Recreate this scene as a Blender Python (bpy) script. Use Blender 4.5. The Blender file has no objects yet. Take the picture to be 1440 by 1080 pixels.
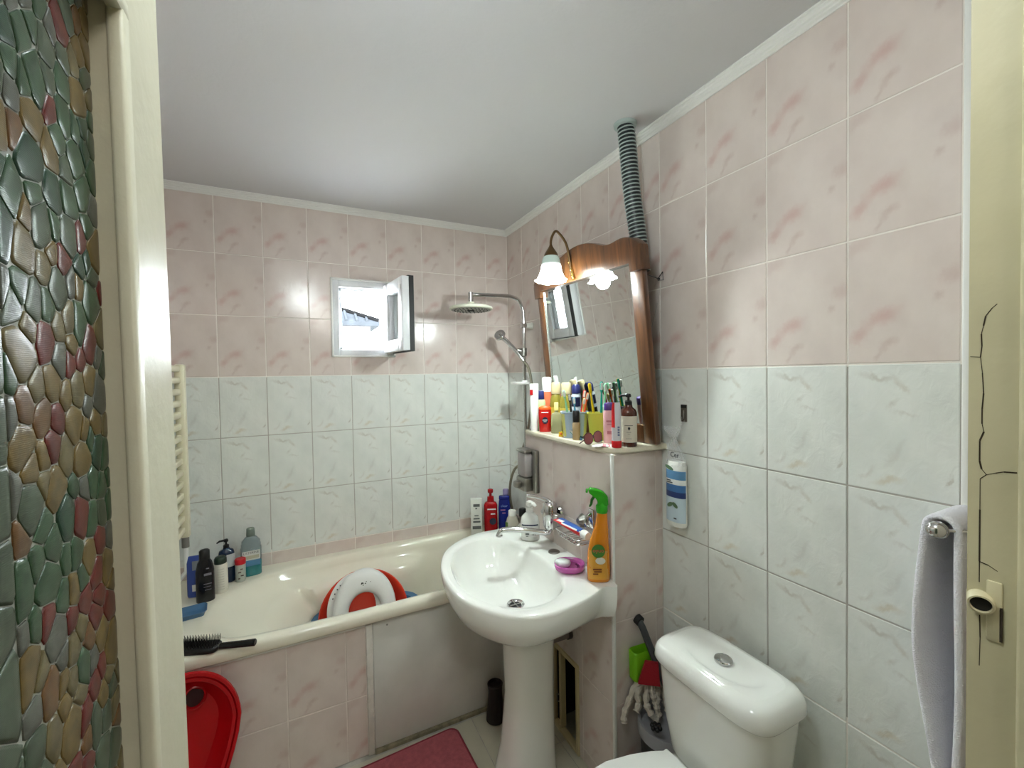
import bpy, math, random
from mathutils import Vector, Matrix
from math import sin, cos, pi, radians, atan2, sqrt

random.seed(7)
SC = bpy.context.scene
COL = SC.collection

# ------------------------------------------------------------------ camera, world, light, exposure
ZC = 1.525
YAW, PITCH, ROLL, FPX = -0.459267, -0.0228152, 0.0165059, 599.23
cam_data = bpy.data.cameras.new('camera')
cam_data.sensor_width = 36.0
cam_data.lens = 36.0 * FPX / 1440.0
cam_data.clip_start = 0.01
cam = bpy.data.objects.new('camera', cam_data)
COL.objects.link(cam)
_Rz, _Rx, _Ry = Matrix.Rotation(YAW, 3, 'Z'), Matrix.Rotation(PITCH, 3, 'X'), Matrix.Rotation(ROLL, 3, 'Y')
_R = _Rz @ _Rx @ _Ry
_m = Matrix((( _R[0][0], _R[0][2], -_R[0][1]), (_R[1][0], _R[1][2], -_R[1][1]), (_R[2][0], _R[2][2], -_R[2][1]))).to_4x4()
_m.translation = Vector((0, 0, ZC))
cam.matrix_world = _m
SC.camera = cam

WORLD_STRENGTH = 42.0
LAMP_W = 11.0
SHADE_EMIT = 24.0
HALL_W = 18.5
EXPOSURE = 0.82
w = bpy.data.worlds.new('overcast_sky')
SC.world = w
w.use_nodes = True
_bg = w.node_tree.nodes['Background']
_bg.inputs[0].default_value = (0.86, 0.93, 1.0, 1)
_bg.inputs[1].default_value = WORLD_STRENGTH
vs = SC.view_settings
SC.display_settings.display_device = 'sRGB'
vs.view_transform = 'Standard'
vs.look = 'None'
vs.exposure = EXPOSURE
vs.gamma = 1.0
vs.use_curve_mapping = False
try:
    SC.cycles.max_bounces = 10
    SC.cycles.diffuse_bounces = 6
    SC.cycles.glossy_bounces = 4
    SC.cycles.transmission_bounces = 8
    SC.cycles.transparent_max_bounces = 8
    SC.cycles.sample_clamp_indirect = 25.0
    SC.cycles.caustics_reflective = False
    SC.cycles.caustics_refractive = False
except Exception:
    pass


def point_light(name, loc, watts, radius, col):
    d = bpy.data.lights.new(name, 'POINT')
    d.energy = watts
    d.shadow_soft_size = radius
    d.color = col
    o = bpy.data.objects.new(name, d)
    o.location = loc
    COL.objects.link(o)
    return o


# ------------------------------------------------------------------ materials
def lin(c):
    return tuple((x / 255 / 12.92 if x / 255 <= 0.04045 else ((x / 255 + 0.055) / 1.055) ** 2.4) for x in c)


MATS = {}


def mat(name, rgb, rough=0.5, metal=0.0, spec=0.5, trans=0.0, emit=None, emit_s=0.0, coat=0.0, noise=0.0, nscale=8.0, bump=0.0, bscale=60.0, ior=1.45, alpha=1.0):
    if name in MATS:
        return MATS[name]
    m = bpy.data.materials.new(name)
    m.use_nodes = True
    nt = m.node_tree
    b = nt.nodes['Principled BSDF']
    c = lin(rgb) + (1,)
    b.inputs['Base Color'].default_value = c
    b.inputs['Roughness'].default_value = rough
    b.inputs['Metallic'].default_value = metal
    b.inputs['Specular IOR Level'].default_value = spec
    b.inputs['Transmission Weight'].default_value = trans
    b.inputs['IOR'].default_value = ior
    b.inputs['Coat Weight'].default_value = coat
    b.inputs['Alpha'].default_value = alpha
    if emit:
        b.inputs['Emission Color'].default_value = lin(emit) + (1,)
        b.inputs['Emission Strength'].default_value = emit_s
    if noise > 0 or bump > 0:
        tc = nt.nodes.new('ShaderNodeTexCoord')
        if noise > 0:
            n = nt.nodes.new('ShaderNodeTexNoise')
            n.inputs['Scale'].default_value = nscale
            n.inputs['Detail'].default_value = 6
            nt.links.new(tc.outputs['Object'], n.inputs['Vector'])
            r = nt.nodes.new('ShaderNodeValToRGB')
            r.color_ramp.elements[0].position = 0.3
            r.color_ramp.elements[1].position = 0.7
            r.color_ramp.elements[0].color = tuple(x * (1 - noise) for x in c[:3]) + (1,)
            r.color_ramp.elements[1].color = tuple(min(1, x * (1 + noise)) for x in c[:3]) + (1,)
            nt.links.new(n.outputs['Fac'], r.inputs['Fac'])
            nt.links.new(r.outputs['Color'], b.inputs['Base Color'])
        if bump > 0:
            n2 = nt.nodes.new('ShaderNodeTexNoise')
            n2.inputs['Scale'].default_value = bscale
            n2.inputs['Detail'].default_value = 4
            nt.links.new(tc.outputs['Object'], n2.inputs['Vector'])
            bp = nt.nodes.new('ShaderNodeBump')
            bp.inputs['Strength'].default_value = bump
            bp.inputs['Distance'].default_value = 0.004
            nt.links.new(n2.outputs['Fac'], bp.inputs['Height'])
            nt.links.new(bp.outputs['Normal'], b.inputs['Normal'])
    MATS[name] = m
    return m


class NT:
    """tiny node helper"""
    def __init__(s, m):
        s.t = m.node_tree

    def n(s, typ, **kw):
        x = s.t.nodes.new(typ)
        for k, v in kw.items():
            setattr(x, k, v)
        return x

    def l(s, a, b):
        s.t.links.new(a, b)

    def math(s, op, a, b=None, c=None):
        x = s.n('ShaderNodeMath', operation=op)
        for i, v in enumerate((a, b, c)):
            if v is None:
                continue
            if isinstance(v, (int, float)):
                x.inputs[i].default_value = v
            else:
                s.l(v, x.inputs[i])
        return x.outputs[0]

    def mixc(s, fac, a, b):
        x = s.n('ShaderNodeMix', data_type='RGBA')
        s.l(fac, x.inputs[0])
        for k, v in ((6, a), (7, b)):
            if isinstance(v, tuple):
                x.inputs[k].default_value = v + (1,)
            else:
                s.l(v, x.inputs[k])
        return x.outputs[2]


def tile_mat(name, base, base2, spots, rough, relief):
    """glazed wall tile: the same printed motif on every tile, laid out in the tile's own UV square.
    spots: (u, v, half_long, half_short, angle_deg, softness, rgb, amount)"""
    m = bpy.data.materials.new(name)
    m.use_nodes = True
    k = NT(m)
    b = k.t.nodes['Principled BSDF']
    uv = k.n('ShaderNodeUVMap')
    nz = k.n('ShaderNodeTexNoise')
    nz.inputs['Scale'].default_value = 4.0
    nz.inputs['Detail'].default_value = 5
    nz.inputs['Roughness'].default_value = 0.65
    k.l(uv.outputs[0], nz.inputs['Vector'])
    sub = k.n('ShaderNodeVectorMath', operation='SUBTRACT')
    k.l(nz.outputs['Color'], sub.inputs[0])
    sub.inputs[1].default_value = (0.5, 0.5, 0.5)
    sca = k.n('ShaderNodeVectorMath', operation='SCALE')
    k.l(sub.outputs[0], sca.inputs[0])
    sca.inputs['Scale'].default_value = 0.20
    add = k.n('ShaderNodeVectorMath', operation='ADD')
    k.l(uv.outputs[0], add.inputs[0])
    k.l(sca.outputs[0], add.inputs[1])
    sx = k.n('ShaderNodeSeparateXYZ')
    k.l(add.outputs[0], sx.inputs[0])
    n2 = k.n('ShaderNodeTexNoise')
    n2.inputs['Scale'].default_value = 2.2
    n2.inputs['Detail'].default_value = 4
    k.l(uv.outputs[0], n2.inputs['Vector'])
    rp = k.n('ShaderNodeMapRange')
    rp.inputs[1].default_value = 0.35
    rp.inputs[2].default_value = 0.65
    k.l(n2.outputs['Fac'], rp.inputs[0])
    col = k.mixc(rp.outputs[0], lin(base), lin(base2))
    for (u, v, a, s, ang, soft, rgb, amt) in spots:
        du = k.math('SUBTRACT', sx.outputs[0], u)
        dv = k.math('MULTIPLY', k.math('SUBTRACT', sx.outputs[1], v), 1.48)
        ca, sa = cos(radians(ang)), sin(radians(ang))
        p = k.math('DIVIDE', k.math('ADD', k.math('MULTIPLY', du, ca), k.math('MULTIPLY', dv, sa)), a)
        q = k.math('DIVIDE', k.math('SUBTRACT', k.math('MULTIPLY', dv, ca), k.math('MULTIPLY', du, sa)), s)
        d = k.math('SQRT', k.math('ADD', k.math('MULTIPLY', p, p), k.math('MULTIPLY', q, q)))
        r = k.n('ShaderNodeMapRange')
        r.interpolation_type = 'SMOOTHSTEP'
        r.inputs[1].default_value = 1.0
        r.inputs[2].default_value = 1.0 - soft
        r.inputs[3].default_value = 0.0
        r.inputs[4].default_value = amt
        k.l(d, r.inputs[0])
        f = k.math('MULTIPLY', r.outputs[0], k.math('ADD', k.math('MULTIPLY', nz.outputs['Fac'], 1.2), 0.35))
        f = k.math('MINIMUM', f, 1.0)
        col = k.mixc(f, col, lin(rgb))
    k.l(col, b.inputs['Base Color'])
    b.inputs['Roughness'].default_value = rough
    b.inputs['Specular IOR Level'].default_value = 0.5
    n3 = k.n('ShaderNodeTexNoise')
    n3.inputs['Scale'].default_value = 6.0
    n3.inputs['Detail'].default_value = 5
    n3.inputs['Distortion'].default_value = 1.2
    k.l(uv.outputs[0], n3.inputs['Vector'])
    bp = k.n('ShaderNodeBump')
    bp.inputs['Strength'].default_value = relief
    bp.inputs['Distance'].default_value = 0.006
    k.l(n3.outputs['Fac'], bp.inputs['Height'])
    k.l(bp.outputs['Normal'], b.inputs['Normal'])
    MATS[name] = m
    return m


PK1 = (196, 160, 154)
PINK = tile_mat('pink_glazed_tile', (216, 204, 197), (208, 195, 188), [
    (0.33, 0.36, 0.30, 0.15, 30, 1.0, PK1, 0.80),
    (0.12, 0.22, 0.17, 0.10, 35, 1.0, PK1, 0.65),
    (0.40, 0.15, 0.15, 0.09, 45, 1.0, (188, 164, 157), 0.6),
    (0.30, 0.06, 0.12, 0.05, 60, 1.0, (188, 166, 160), 0.5),
    (0.93, 0.60, 0.16, 0.12, 50, 1.0, (192, 168, 162), 0.65),
    (0.84, 0.46, 0.10, 0.06, 50, 1.0, (190, 168, 162), 0.55),
    (0.10, 0.93, 0.22, 0.12, 30, 1.0, (194, 172, 166), 0.5)], 0.16, 0.05)
WG = (188, 183, 174)
WHITE = tile_mat('white_marbled_tile', (224, 226, 221), (213, 216, 211), [
    (0.30, 0.90, 0.30, 0.06, -6, 1.0, WG, 0.7),
    (0.52, 0.83, 0.13, 0.06, -50, 1.0, (186, 177, 164), 0.6),
    (0.44, 0.70, 0.10, 0.05, 40, 1.0, WG, 0.5),
    (0.55, 0.62, 0.18, 0.035, -20, 1.0, (200, 197, 190), 0.6),
    (0.46, 0.30, 0.30, 0.06, 58, 1.0, (200, 199, 194), 0.6),
    (0.40, 0.09, 0.22, 0.07, 16, 1.0, (200, 189, 168), 0.65),
    (0.20, 0.14, 0.18, 0.04, 40, 1.0, (200, 195, 187), 0.55),
    (0.93, 0.17, 0.07, 0.022, 62, 0.8, (170, 162, 150), 0.6)], 0.18, 0.22)

GROUT = mat('pale_grout', (232, 226, 218), 0.8, noise=0.06, nscale=20)
_k = NT(GROUT)
_b = _k.t.nodes['Principled BSDF']
_tc = _k.n('ShaderNodeTexCoord')
_sx = _k.n('ShaderNodeSeparateXYZ')
_k.l(_tc.outputs['Object'], _sx.inputs[0])
_f = _k.math('MULTIPLY', _k.math('LESS_THAN', _sx.outputs[2], 1.530), _k.math('GREATER_THAN', _sx.outputs[2], 0.66))
_old = _b.inputs['Base Color'].links[0].from_socket
_k.l(_k.mixc(_f, _old, lin((172, 168, 160))), _b.inputs['Base Color'])
PGROUT = mat('pale_pink_grout', (222, 212, 204), 0.8, noise=0.08, nscale=20)
GROUT2 = mat('greyed_grout', (172, 168, 160), 0.85, noise=0.15, nscale=20)
CEIL = mat('ceiling_paint', (206, 206, 208), 0.75, bump=0.15, bscale=90)
CREAM = mat('aged_cream_gloss_paint', (206, 203, 181), 0.36, spec=0.32, noise=0.04, nscale=6, bump=0.16, bscale=70)
CREAM_D = mat('yellowed_cream_paint', (196, 188, 154), 0.45, noise=0.08, nscale=9, bump=0.25, bscale=30)
PLASTER = mat('bare_dull_plaster', (150, 138, 124), 0.9, noise=0.25, nscale=30, bump=0.4)
CRACK = mat('dark_crack', (58, 48, 36), 0.95)
CORN = mat('white_cornice', (226, 226, 222), 0.6)
CHROME = mat('chrome', (205, 205, 205), 0.12, 1.0)
CHROME2 = mat('dull_chrome', (150, 148, 142), 0.3, 1.0)
CERAM = mat('white_glazed_ceramic', (232, 233, 228), 0.08, coat=0.5)
ENAMEL = mat('cream_bath_enamel', (230, 225, 208), 0.14, coat=0.4)
MARBLE = mat('cream_stone_shelf', (214, 206, 186), 0.25, noise=0.12, nscale=14)
UPVC = mat('aged_white_pvc', (222, 224, 226), 0.3, noise=0.05, nscale=12)
RUBBER = mat('black_rubber', (26, 26, 26), 0.6)
WPLAST = mat('white_plastic', (232, 232, 228), 0.35)
BLACK = mat('black_plastic', (18, 18, 19), 0.35)
RED = mat('red_plastic', (178, 12, 20), 0.3)
FLOORT = mat('greenish_cream_floor_tile', (186, 182, 164), 0.3, noise=0.06, nscale=10)


# ------------------------------------------------------------------ mesh helpers
class MB:
    def __init__(s):
        s.v, s.f, s.m, s.uv = [], [], [], None

    def add(s, vs_, fs, mi=0):
        o = len(s.v)
        s.v += [tuple(p) for p in vs_]
        for f in fs:
            s.f.append(tuple(i + o for i in f))
            s.m.append(mi)
        return s

    def box(s, x0, x1, y0, y1, z0, z1, mi=0):
        v = [(x0, y0, z0), (x1, y0, z0), (x1, y1, z0), (x0, y1, z0), (x0, y0, z1), (x1, y0, z1), (x1, y1, z1), (x0, y1, z1)]
        return s.add(v, [(0, 3, 2, 1), (4, 5, 6, 7), (0, 1, 5, 4), (1, 2, 6, 5), (2, 3, 7, 6), (3, 0, 4, 7)], mi)

    def loft(s, rings, cap0=True, cap1=True, mi=0, closed=True):
        n = len(rings[0])
        vs_ = [p for r in rings for p in r]
        fs = []
        for k in range(len(rings) - 1):
            for i in range(n if closed else n - 1):
                j = (i + 1) % n
                fs.append((k * n + i, k * n + j, (k + 1) * n + j, (k + 1) * n + i))
        if cap0:
            fs.append(tuple(range(n - 1, -1, -1)))
        if cap1:
            fs.append(tuple(range((len(rings) - 1) * n, len(rings) * n)))
        return s.add(vs_, fs, mi)

    def lathe(s, prof, n=24, c=(0, 0), cap0=True, cap1=True, mi=0):
        rings = [[(c[0] + r * cos(2 * pi * i / n), c[1] + r * sin(2 * pi * i / n), z) for i in range(n)] for r, z in prof]
        return s.loft(rings, cap0, cap1, mi)

    def tube(s, pts, r, n=10, mi=0, caps=True):
        pts = [Vector(p) for p in pts]
        rr = r if isinstance(r, (list, tuple)) else [r] * len(pts)
        rings = []
        up = None
        for i, p in enumerate(pts):
            t = (pts[min(i + 1, len(pts) - 1)] - pts[max(i - 1, 0)])
            if t.length < 1e-9:
                t = Vector((0, 0, 1))
            t.normalize()
            if up is None:
                up = Vector((0, 0, 1)) if abs(t.z) < 0.9 else Vector((1, 0, 0))
            a = up - t * up.dot(t)
            if a.length < 1e-6:
                a = t.orthogonal()
            a.normalize()
            up = a
            bvec = t.cross(a)
            rings.append([tuple(p + a * (rr[i] * cos(2 * pi * k / n)) + bvec * (rr[i] * sin(2 * pi * k / n))) for k in range(n)])
        return s.loft(rings, caps, caps, mi)

    def sphere(s, c, r, n=16, m=10, sc=(1, 1, 1), mi=0):
        rings = []
        for k in range(m + 1):
            a = -pi / 2 + pi * k / m
            rr = max(r * cos(a), r * 0.02)
            rings.append([(c[0] + rr * cos(2 * pi * i / n) * sc[0], c[1] + rr * sin(2 * pi * i / n) * sc[1], c[2] + r * sin(a) * sc[2]) for i in range(n)])
        return s.loft(rings, True, True, mi)

    def prism(s, poly, z0, z1, mi=0):
        return s.loft([[(x, y, z0) for x, y in poly], [(x, y, z1) for x, y in poly]], True, True, mi)

    def rbox(s, x0, x1, y0, y1, z0, z1, r=0.004, mi=0):
        """box with softened edges"""
        r = min(r, (x1 - x0) / 2.01, (y1 - y0) / 2.01, (z1 - z0) / 2.01)
        rings = []
        for z, i in ((z0, r), (z0 + r * 0.3, r * 0.3), (z0 + r, 0), (z1 - r, 0), (z1 - r * 0.3, r * 0.3), (z1, r)):
            rings.append([(x, y, z) for x, y in rrect((x0 + x1) / 2, (y0 + y1) / 2, (x1 - x0) / 2 - i, (y1 - y0) / 2 - i, r, 3)])
        return s.loft(rings, True, True, mi)

    def xform(s, M, start=0):
        for i in range(start, len(s.v)):
            s.v[i] = tuple(M @ Vector(s.v[i]))
        return s

    def mesh(s, name, mats, smooth=35):
        me = bpy.data.meshes.new(name)
        me.from_pydata(s.v, [], s.f)
        for m in (mats if isinstance(mats, (list, tuple)) else [mats]):
            me.materials.append(m)
        if len(me.materials) > 1:
            me.polygons.foreach_set('material_index', s.m)
        if smooth:
            me.polygons.foreach_set('use_smooth', [True] * len(me.polygons))
            me.set_sharp_from_angle(angle=radians(smooth))
        me.update()
        return me

    def build(s, name, mats, parent=None, smooth=35, loc=None, fix=True):
        if fix:
            import bmesh
            bm = bmesh.new()
            me = s.mesh(name, mats, 0)
            bm.from_mesh(me)
            bmesh.ops.recalc_face_normals(bm, faces=bm.faces)
            bm.to_mesh(me)
            bm.free()
            if smooth:
                me.polygons.foreach_set('use_smooth', [True] * len(me.polygons))
                me.set_sharp_from_angle(angle=radians(smooth))
        else:
            me = s.mesh(name, mats, smooth)
        return link(name, me, parent, loc)


def link(name, me, parent=None, loc=None):
    o = bpy.data.objects.new(name, me)
    COL.objects.link(o)
    if parent:
        o.parent = parent
    if loc:
        o.location = loc
    return o


def rrect(cx, cy, hx, hy, r, seg=4):
    r = max(min(r, hx * 0.999, hy * 0.999), 1e-5)
    out = []
    for (sx, sy, a0) in ((1, 1, 0), (-1, 1, 90), (-1, -1, 180), (1, -1, 270)):
        for k in range(seg + 1):
            a = radians(a0 + 90 * k / seg)
            out.append((cx + sx * (hx - r) + r * cos(a), cy + sy * (hy - r) + r * sin(a)))
    return out


def sring(hx, hy, z, e=2.0, n=28, c=(0, 0)):
    """superellipse ring; e=2 ellipse, larger is boxier"""
    out = []
    for i in range(n):
        a = 2 * pi * i / n
        ca, sa = cos(a), sin(a)
        out.append((c[0] + hx * math.copysign(abs(ca) ** (2 / e), ca), c[1] + hy * math.copysign(abs(sa) ** (2 / e), sa), z))
    return out


def catmull(pts, seg=6, closed=True):
    n = len(pts)
    out = []
    rng = range(n) if closed else range(n - 1)
    for i in rng:
        if closed:
            p = [Vector(pts[(i + k) % n]) for k in (-1, 0, 1, 2)]
        else:
            p = [Vector(pts[min(max(i + k, 0), n - 1)]) for k in (-1, 0, 1, 2)]
        for s_ in range(seg):
            t = s_ / seg
            out.append(0.5 * ((2 * p[1]) + (p[2] - p[0]) * t + (2 * p[0] - 5 * p[1] + 4 * p[2] - p[3]) * t * t + (3 * p[1] - p[0] - 3 * p[2] + p[3]) * t ** 3))
    if not closed:
        out.append(Vector(pts[-1]))
    return out


def tag(o, label, cat, group=None):
    o['label'] = label
    o['category'] = cat
    if group:
        o['group'] = group
    return o


def thing(name, label, cat, loc=(0, 0, 0), rz=0.0, group=None, M=None):
    o = bpy.data.objects.new(name, None)
    o.empty_display_size = 0.02
    COL.objects.link(o)
    if M is not None:
        o.matrix_world = M
    else:
        o.location = loc
        o.rotation_euler = (0, 0, rz)
    return tag(o, label, cat, group)


def struct(o):
    o['kind'] = 'structure'
    return o


def face(x, y):
    """turn about z so that local -Y looks at the doorway (origin)"""
    return -atan2(x, y)


def text(name, s, size, m, parent, loc, rot=(pi / 2, 0, 0), depth=0.0003):
    cu = bpy.data.curves.new(name, 'FONT')
    cu.body = s
    cu.size = size
    cu.align_x = 'CENTER'
    cu.align_y = 'CENTER'
    cu.extrude = depth
    cu.resolution_u = 3
    t = bpy.data.objects.new(name + '_src', cu)
    COL.objects.link(t)
    dg = bpy.context.evaluated_depsgraph_get()
    me = bpy.data.meshes.new_from_object(t.evaluated_get(dg))
    bpy.data.objects.remove(t)
    bpy.data.curves.remove(cu)
    me.materials.clear()
    me.materials.append(m)
    o = link(name, me, parent)
    o.location = loc
    o.rotation_euler = rot
    return o


def quad(parent, name, m, x0, x1, z0, z1, y, t=0.0006):
    return MB().box(x0, x1, y - t, y, z0, z1).build(name, m, parent, 0)


def patch(parent, name, m, hx, hy, e, z0, z1, a0=200, a1=340, off=0.0006, n=14, hx1=None, hy1=None):
    """label wrapped on the front of a bottle whose section is a superellipse"""
    def row(z, hx_, hy_, d):
        out = []
        for i in range(n + 1):
            a = radians(a0 + (a1 - a0) * i / n)
            ca, sa = cos(a), sin(a)
            out.append(((hx_ + d) * math.copysign(abs(ca) ** (2 / e), ca), (hy_ + d) * math.copysign(abs(sa) ** (2 / e), sa), z))
        return out
    hx1, hy1 = hx1 or hx, hy1 or hy
    b = MB()
    b.loft([row(z0, hx, hy, 0), row(z0, hx, hy, off), row(z1, hx1, hy1, off), row(z1, hx1, hy1, 0)], False, False, closed=False)
    return b.build(name, m, parent, 40)


# ------------------------------------------------------------------ tiled surfaces
_tile_cache = {}
TT = 0.008


def tile_mesh(w_, h_, u0, u1, v0, v1, m):
    key = (round(w_, 4), round(h_, 4), round(u0, 3), round(u1, 3), round(v0, 3), round(v1, 3), m.name)
    if key in _tile_cache:
        return _tile_cache[key]
    b = 0.0014
    rings = []
    for z, i in ((-TT, 0.0), (-0.0009, 0.0), (0, b)):
        rings.append([(i, i, z), (w_ - i, i, z), (w_ - i, h_ - i, z), (i, h_ - i, z)])
    mb = MB().loft(rings, True, True)
    me = mb.mesh('tile', m, 0)
    uvl = me.uv_layers.new(name='UVMap')
    for lp in me.loops:
        p = me.vertices[lp.vertex_index].co
        uvl.data[lp.index].uv = (u0 + (u1 - u0) * p.x / w_, v0 + (v1 - v0) * p.y / h_)
    me.update()
    _tile_cache[key] = me
    return me


def tiles(parent, origin, ud, vd, us, vs_, matf, hole=None, gap=0.0038, full=(0.2, 0.296)):
    """us, vs_: grout lines along u and v. Every tile is an object of its own under `parent`."""
    ud, vd = Vector(ud), Vector(vd)
    nd = ud.cross(vd)
    for i in range(len(us) - 1):
        for j in range(len(vs_) - 1):
            a0, a1, b0, b1 = us[i] + gap / 2, us[i + 1] - gap / 2, vs_[j] + gap / 2, vs_[j + 1] - gap / 2
            if a1 - a0 < 0.006 or b1 - b0 < 0.006:
                continue
            m = matf(0.5 * (us[i] + us[i + 1]), 0.5 * (vs_[j] + vs_[j + 1]))
            ful_u = 1.0 if a1 - a0 > full[0] * 0.9 else (a1 - a0) / full[0]
            ful_v = 1.0 if b1 - b0 > full[1] * 0.9 else (b1 - b0) / full[1]
            rects = [(a0, a1, b0, b1)]
            if hole and a0 < hole[1] and a1 > hole[0] and b0 < hole[3] and b1 > hole[2]:
                rects = []
                if a0 < hole[0]:
                    rects.append((a0, hole[0], b0, b1))
                if a1 > hole[1]:
                    rects.append((hole[1], a1, b0, b1))
                c0, c1 = max(a0, hole[0]), min(a1, hole[1])
                if b0 < hole[2]:
                    rects.append((c0, c1, b0, hole[2]))
                if b1 > hole[3]:
                    rects.append((c0, c1, hole[3], b1))
            for (p0, p1, q0, q1) in rects:
                if p1 - p0 < 0.006 or q1 - q0 < 0.006:
                    continue
                U = lambda x: (x - a0) / (a1 - a0) * ful_u
                V = lambda x: 1 - (b1 - x) / (b1 - b0) * ful_v
                me = tile_mesh(p1 - p0, q1 - q0, U(p0), U(p1), V(q0), V(q1), m)
                o = bpy.data.objects.new('tile', me)
                COL.objects.link(o)
                P = Vector(origin) + ud * p0 + vd * q0 + nd * random.uniform(-0.0004, 0.0004)
                M = Matrix((ud, vd, nd)).transposed().to_4x4()
                M.translation = P
                o.parent = parent
                o.matrix_world = M


def lines(lo, hi, start, step):
    out = [lo]
    k = math.floor((lo - start) / step)
    x = start + k * step
    while x < hi - 0.004:
        if x > lo + 0.004:
            out.append(x)
        x += step
    out.append(hi)
    return out


# key planes
XR, YB, XL = 1.1925, 2.457, -0.55
ZCEIL = 2.43
Z0 = 1.5354
H, W = 0.2961, 0.2
ZROWS = [0.0] + [Z0 + H * k for k in range(-5, 4)]
ZROWS = [z for z in ZROWS if z < ZCEIL - 0.01] + [ZCEIL]
TUBY, TUBZ = 1.757, 0.585
BX = 0.957                # face of the boxed-in ledge
YBOX0, YBOX1 = 1.165, 1.80
YEND = 0.362              # where the tiles on the right wall stop


def band(u, v):
    return WHITE if (v < Z0 and v > 0.66) else PINK


# ------------------------------------------------------------------ room shell
WIN = (0.158, 0.472, 1.640, 2.046)      # hole through the back wall (x0, x1, z0, z1)
mb = MB()
yb0, yb1 = YB + 0.0016, YB + 0.26
for (x0, x1, z0, z1) in ((XL - 0.15, WIN[0], -0.1, ZCEIL + 0.1), (WIN[1], XR + 0.2, -0.1, ZCEIL + 0.1), (WIN[0], WIN[1], -0.1, WIN[2]), (WIN[0], WIN[1], WIN[3], ZCEIL + 0.1)):
    mb.box(x0, x1, yb0, yb1, z0, z1)
wall_back = struct(mb.build('wall_back', GROUT, smooth=0))
tiles(wall_back, (0, YB, 0), (1, 0, 0), (0, 0, 1), lines(XL, XR, 1.0452 - 8 * W, W), ZROWS, band, hole=WIN)

wall_right = struct(MB().box(XR + 0.0016, XR + 0.2, -0.02, YB + 0.26, -0.1, ZCEIL + 0.1).build('wall_right', GROUT, smooth=0))
# seen from the room, u runs from the doorway end towards the back: use -Y so that the printed side faces the room
ys = [YEND, 0.3682, 0.5682, 0.7682, 0.9682, 1.1682, 1.256, 1.456, 1.656, 1.856, 2.056, 2.256, YB]
tiles(wall_right, (XR, 0, 0), (0, -1, 0), (0, 0, 1), [-y for y in reversed(ys[1:])], ZROWS,
      lambda u, v: (WHITE if v < Z0 else PINK) if -u < 1.8 else band(u, v))
wall_left = struct(MB().box(XL - 0.15, XL - 0.0025, 0.40, YB + 0.26, -0.1, ZCEIL + 0.1).build('wall_left', GROUT, smooth=0))
tiles(wall_left, (XL, 0, 0), (0, 1, 0), (0, 0, 1), lines(0.53, YB, 0.457, W), ZROWS, band)

ceiling = struct(MB().box(XL - 0.15, XR + 0.2, -2.2, YB + 0.26, ZCEIL, ZCEIL + 0.1).build('ceiling', CEIL, smooth=0))
floor = struct(MB().box(-1.6, XR + 0.9, -2.2, YB + 0.26, -0.12, -0.0025).build('floor', GROUT2, smooth=0))
tiles(floor, (0, 0, 0), (1, 0, 0), (0, 1, 0), lines(XL, XR, 0.64, 0.285), lines(0.1, TUBY, TUBY, 0.285), lambda u, v: FLOORT, full=(0.285, 0.285), gap=0.004)

# tile edge trim at the doorway end of the right wall, and the bare plaster strip behind the frame
struct(MB().rbox(XR - 0.004, XR + 0.01, YEND - 0.008, YEND + 0.005, 0, ZCEIL, 0.003).build('trim_3', CORN))
struct(MB().box(XR + 0.001, XR + 0.03, -0.02, YEND - 0.008, 0, ZCEIL).build('trim_4', PLASTER, smooth=0))


def cornice(name, p0, p1, inward):
    p0, p1, inward = Vector(p0), Vector(p1), Vector(inward)
    prof = [(x * 0.64, z * 0.66) for x, z in [(0, 0), (0.042, 0), (0.042, -0.006), (0.034, -0.010), (0.034, -0.014), (0.027, -0.019), (0.026, -0.025), (0.018, -0.030), (0.017, -0.036), (0.008, -0.042), (0.006, -0.048), (0, -0.048)]]
    rings = [[tuple(p + inward * a + Vector((0, 0, b))) for a, b in prof] for p in (p0, p1)]
    return struct(MB().loft(rings).build(name, CORN, smooth=20))


cornice('trim_1', (XL, YB, ZCEIL), (XR, YB, ZCEIL), (0, -1, 0))
cornice('trim_2', (XR, YB, ZCEIL), (XR, 0.16, ZCEIL), (-1, 0, 0))

# hall behind the doorway, and the wall the doorway is in
HALLW = mat('hall_wall_paint', (196, 186, 168), 0.8)
struct(MB().box(0.60, XR + 0.2, -0.02, 0.150, 0, ZCEIL).build('wall_front', HALLW, smooth=0))
struct(MB().box(-1.5, -0.15, 0.40, 0.53, 0, ZCEIL).build('wall_hall_front', HALLW, smooth=0))
struct(MB().box(-1.6, 2.0, -2.3, -2.2, 0, ZCEIL).build('wall_hall_back', HALLW, smooth=0))
struct(MB().box(-1.6, -1.5, -2.2, 0.53, 0, ZCEIL).build('wall_hall_left', HALLW, smooth=0))
struct(MB().box(1.9, 2.0, -2.2, 0.0, 0, ZCEIL).box(XR + 0.2, 2.0, -0.02, 0.1, 0, ZCEIL).build('wall_hall_right', HALLW, smooth=0))
struct(MB().box(-1.6, XL - 0.15, -2.2, 0.53, ZCEIL, ZCEIL + 0.1).box(XR + 0.2, 2.0, -2.2, 0.1, ZCEIL, ZCEIL + 0.1).build('ceiling_hall', CEIL, smooth=0))

# right door jamb with its cracked paint and the latch keeper
jamb = MB()
jamb.box(0.52, 0.60, 0.02, 0.156, 0, ZCEIL)
door_2 = struct(jamb.build('door_2', CREAM_D, smooth=0))
MB().rbox(0.516, 0.53, 0.02, 0.1265, 0, 2.1, 0.003).build('door_stop', CREAM_D, door_2)


def jz(yp):          # height on the jamb for a picture row (about 1950 px per metre there)
    return ZC - (yp - 521) / 1620.0


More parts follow.
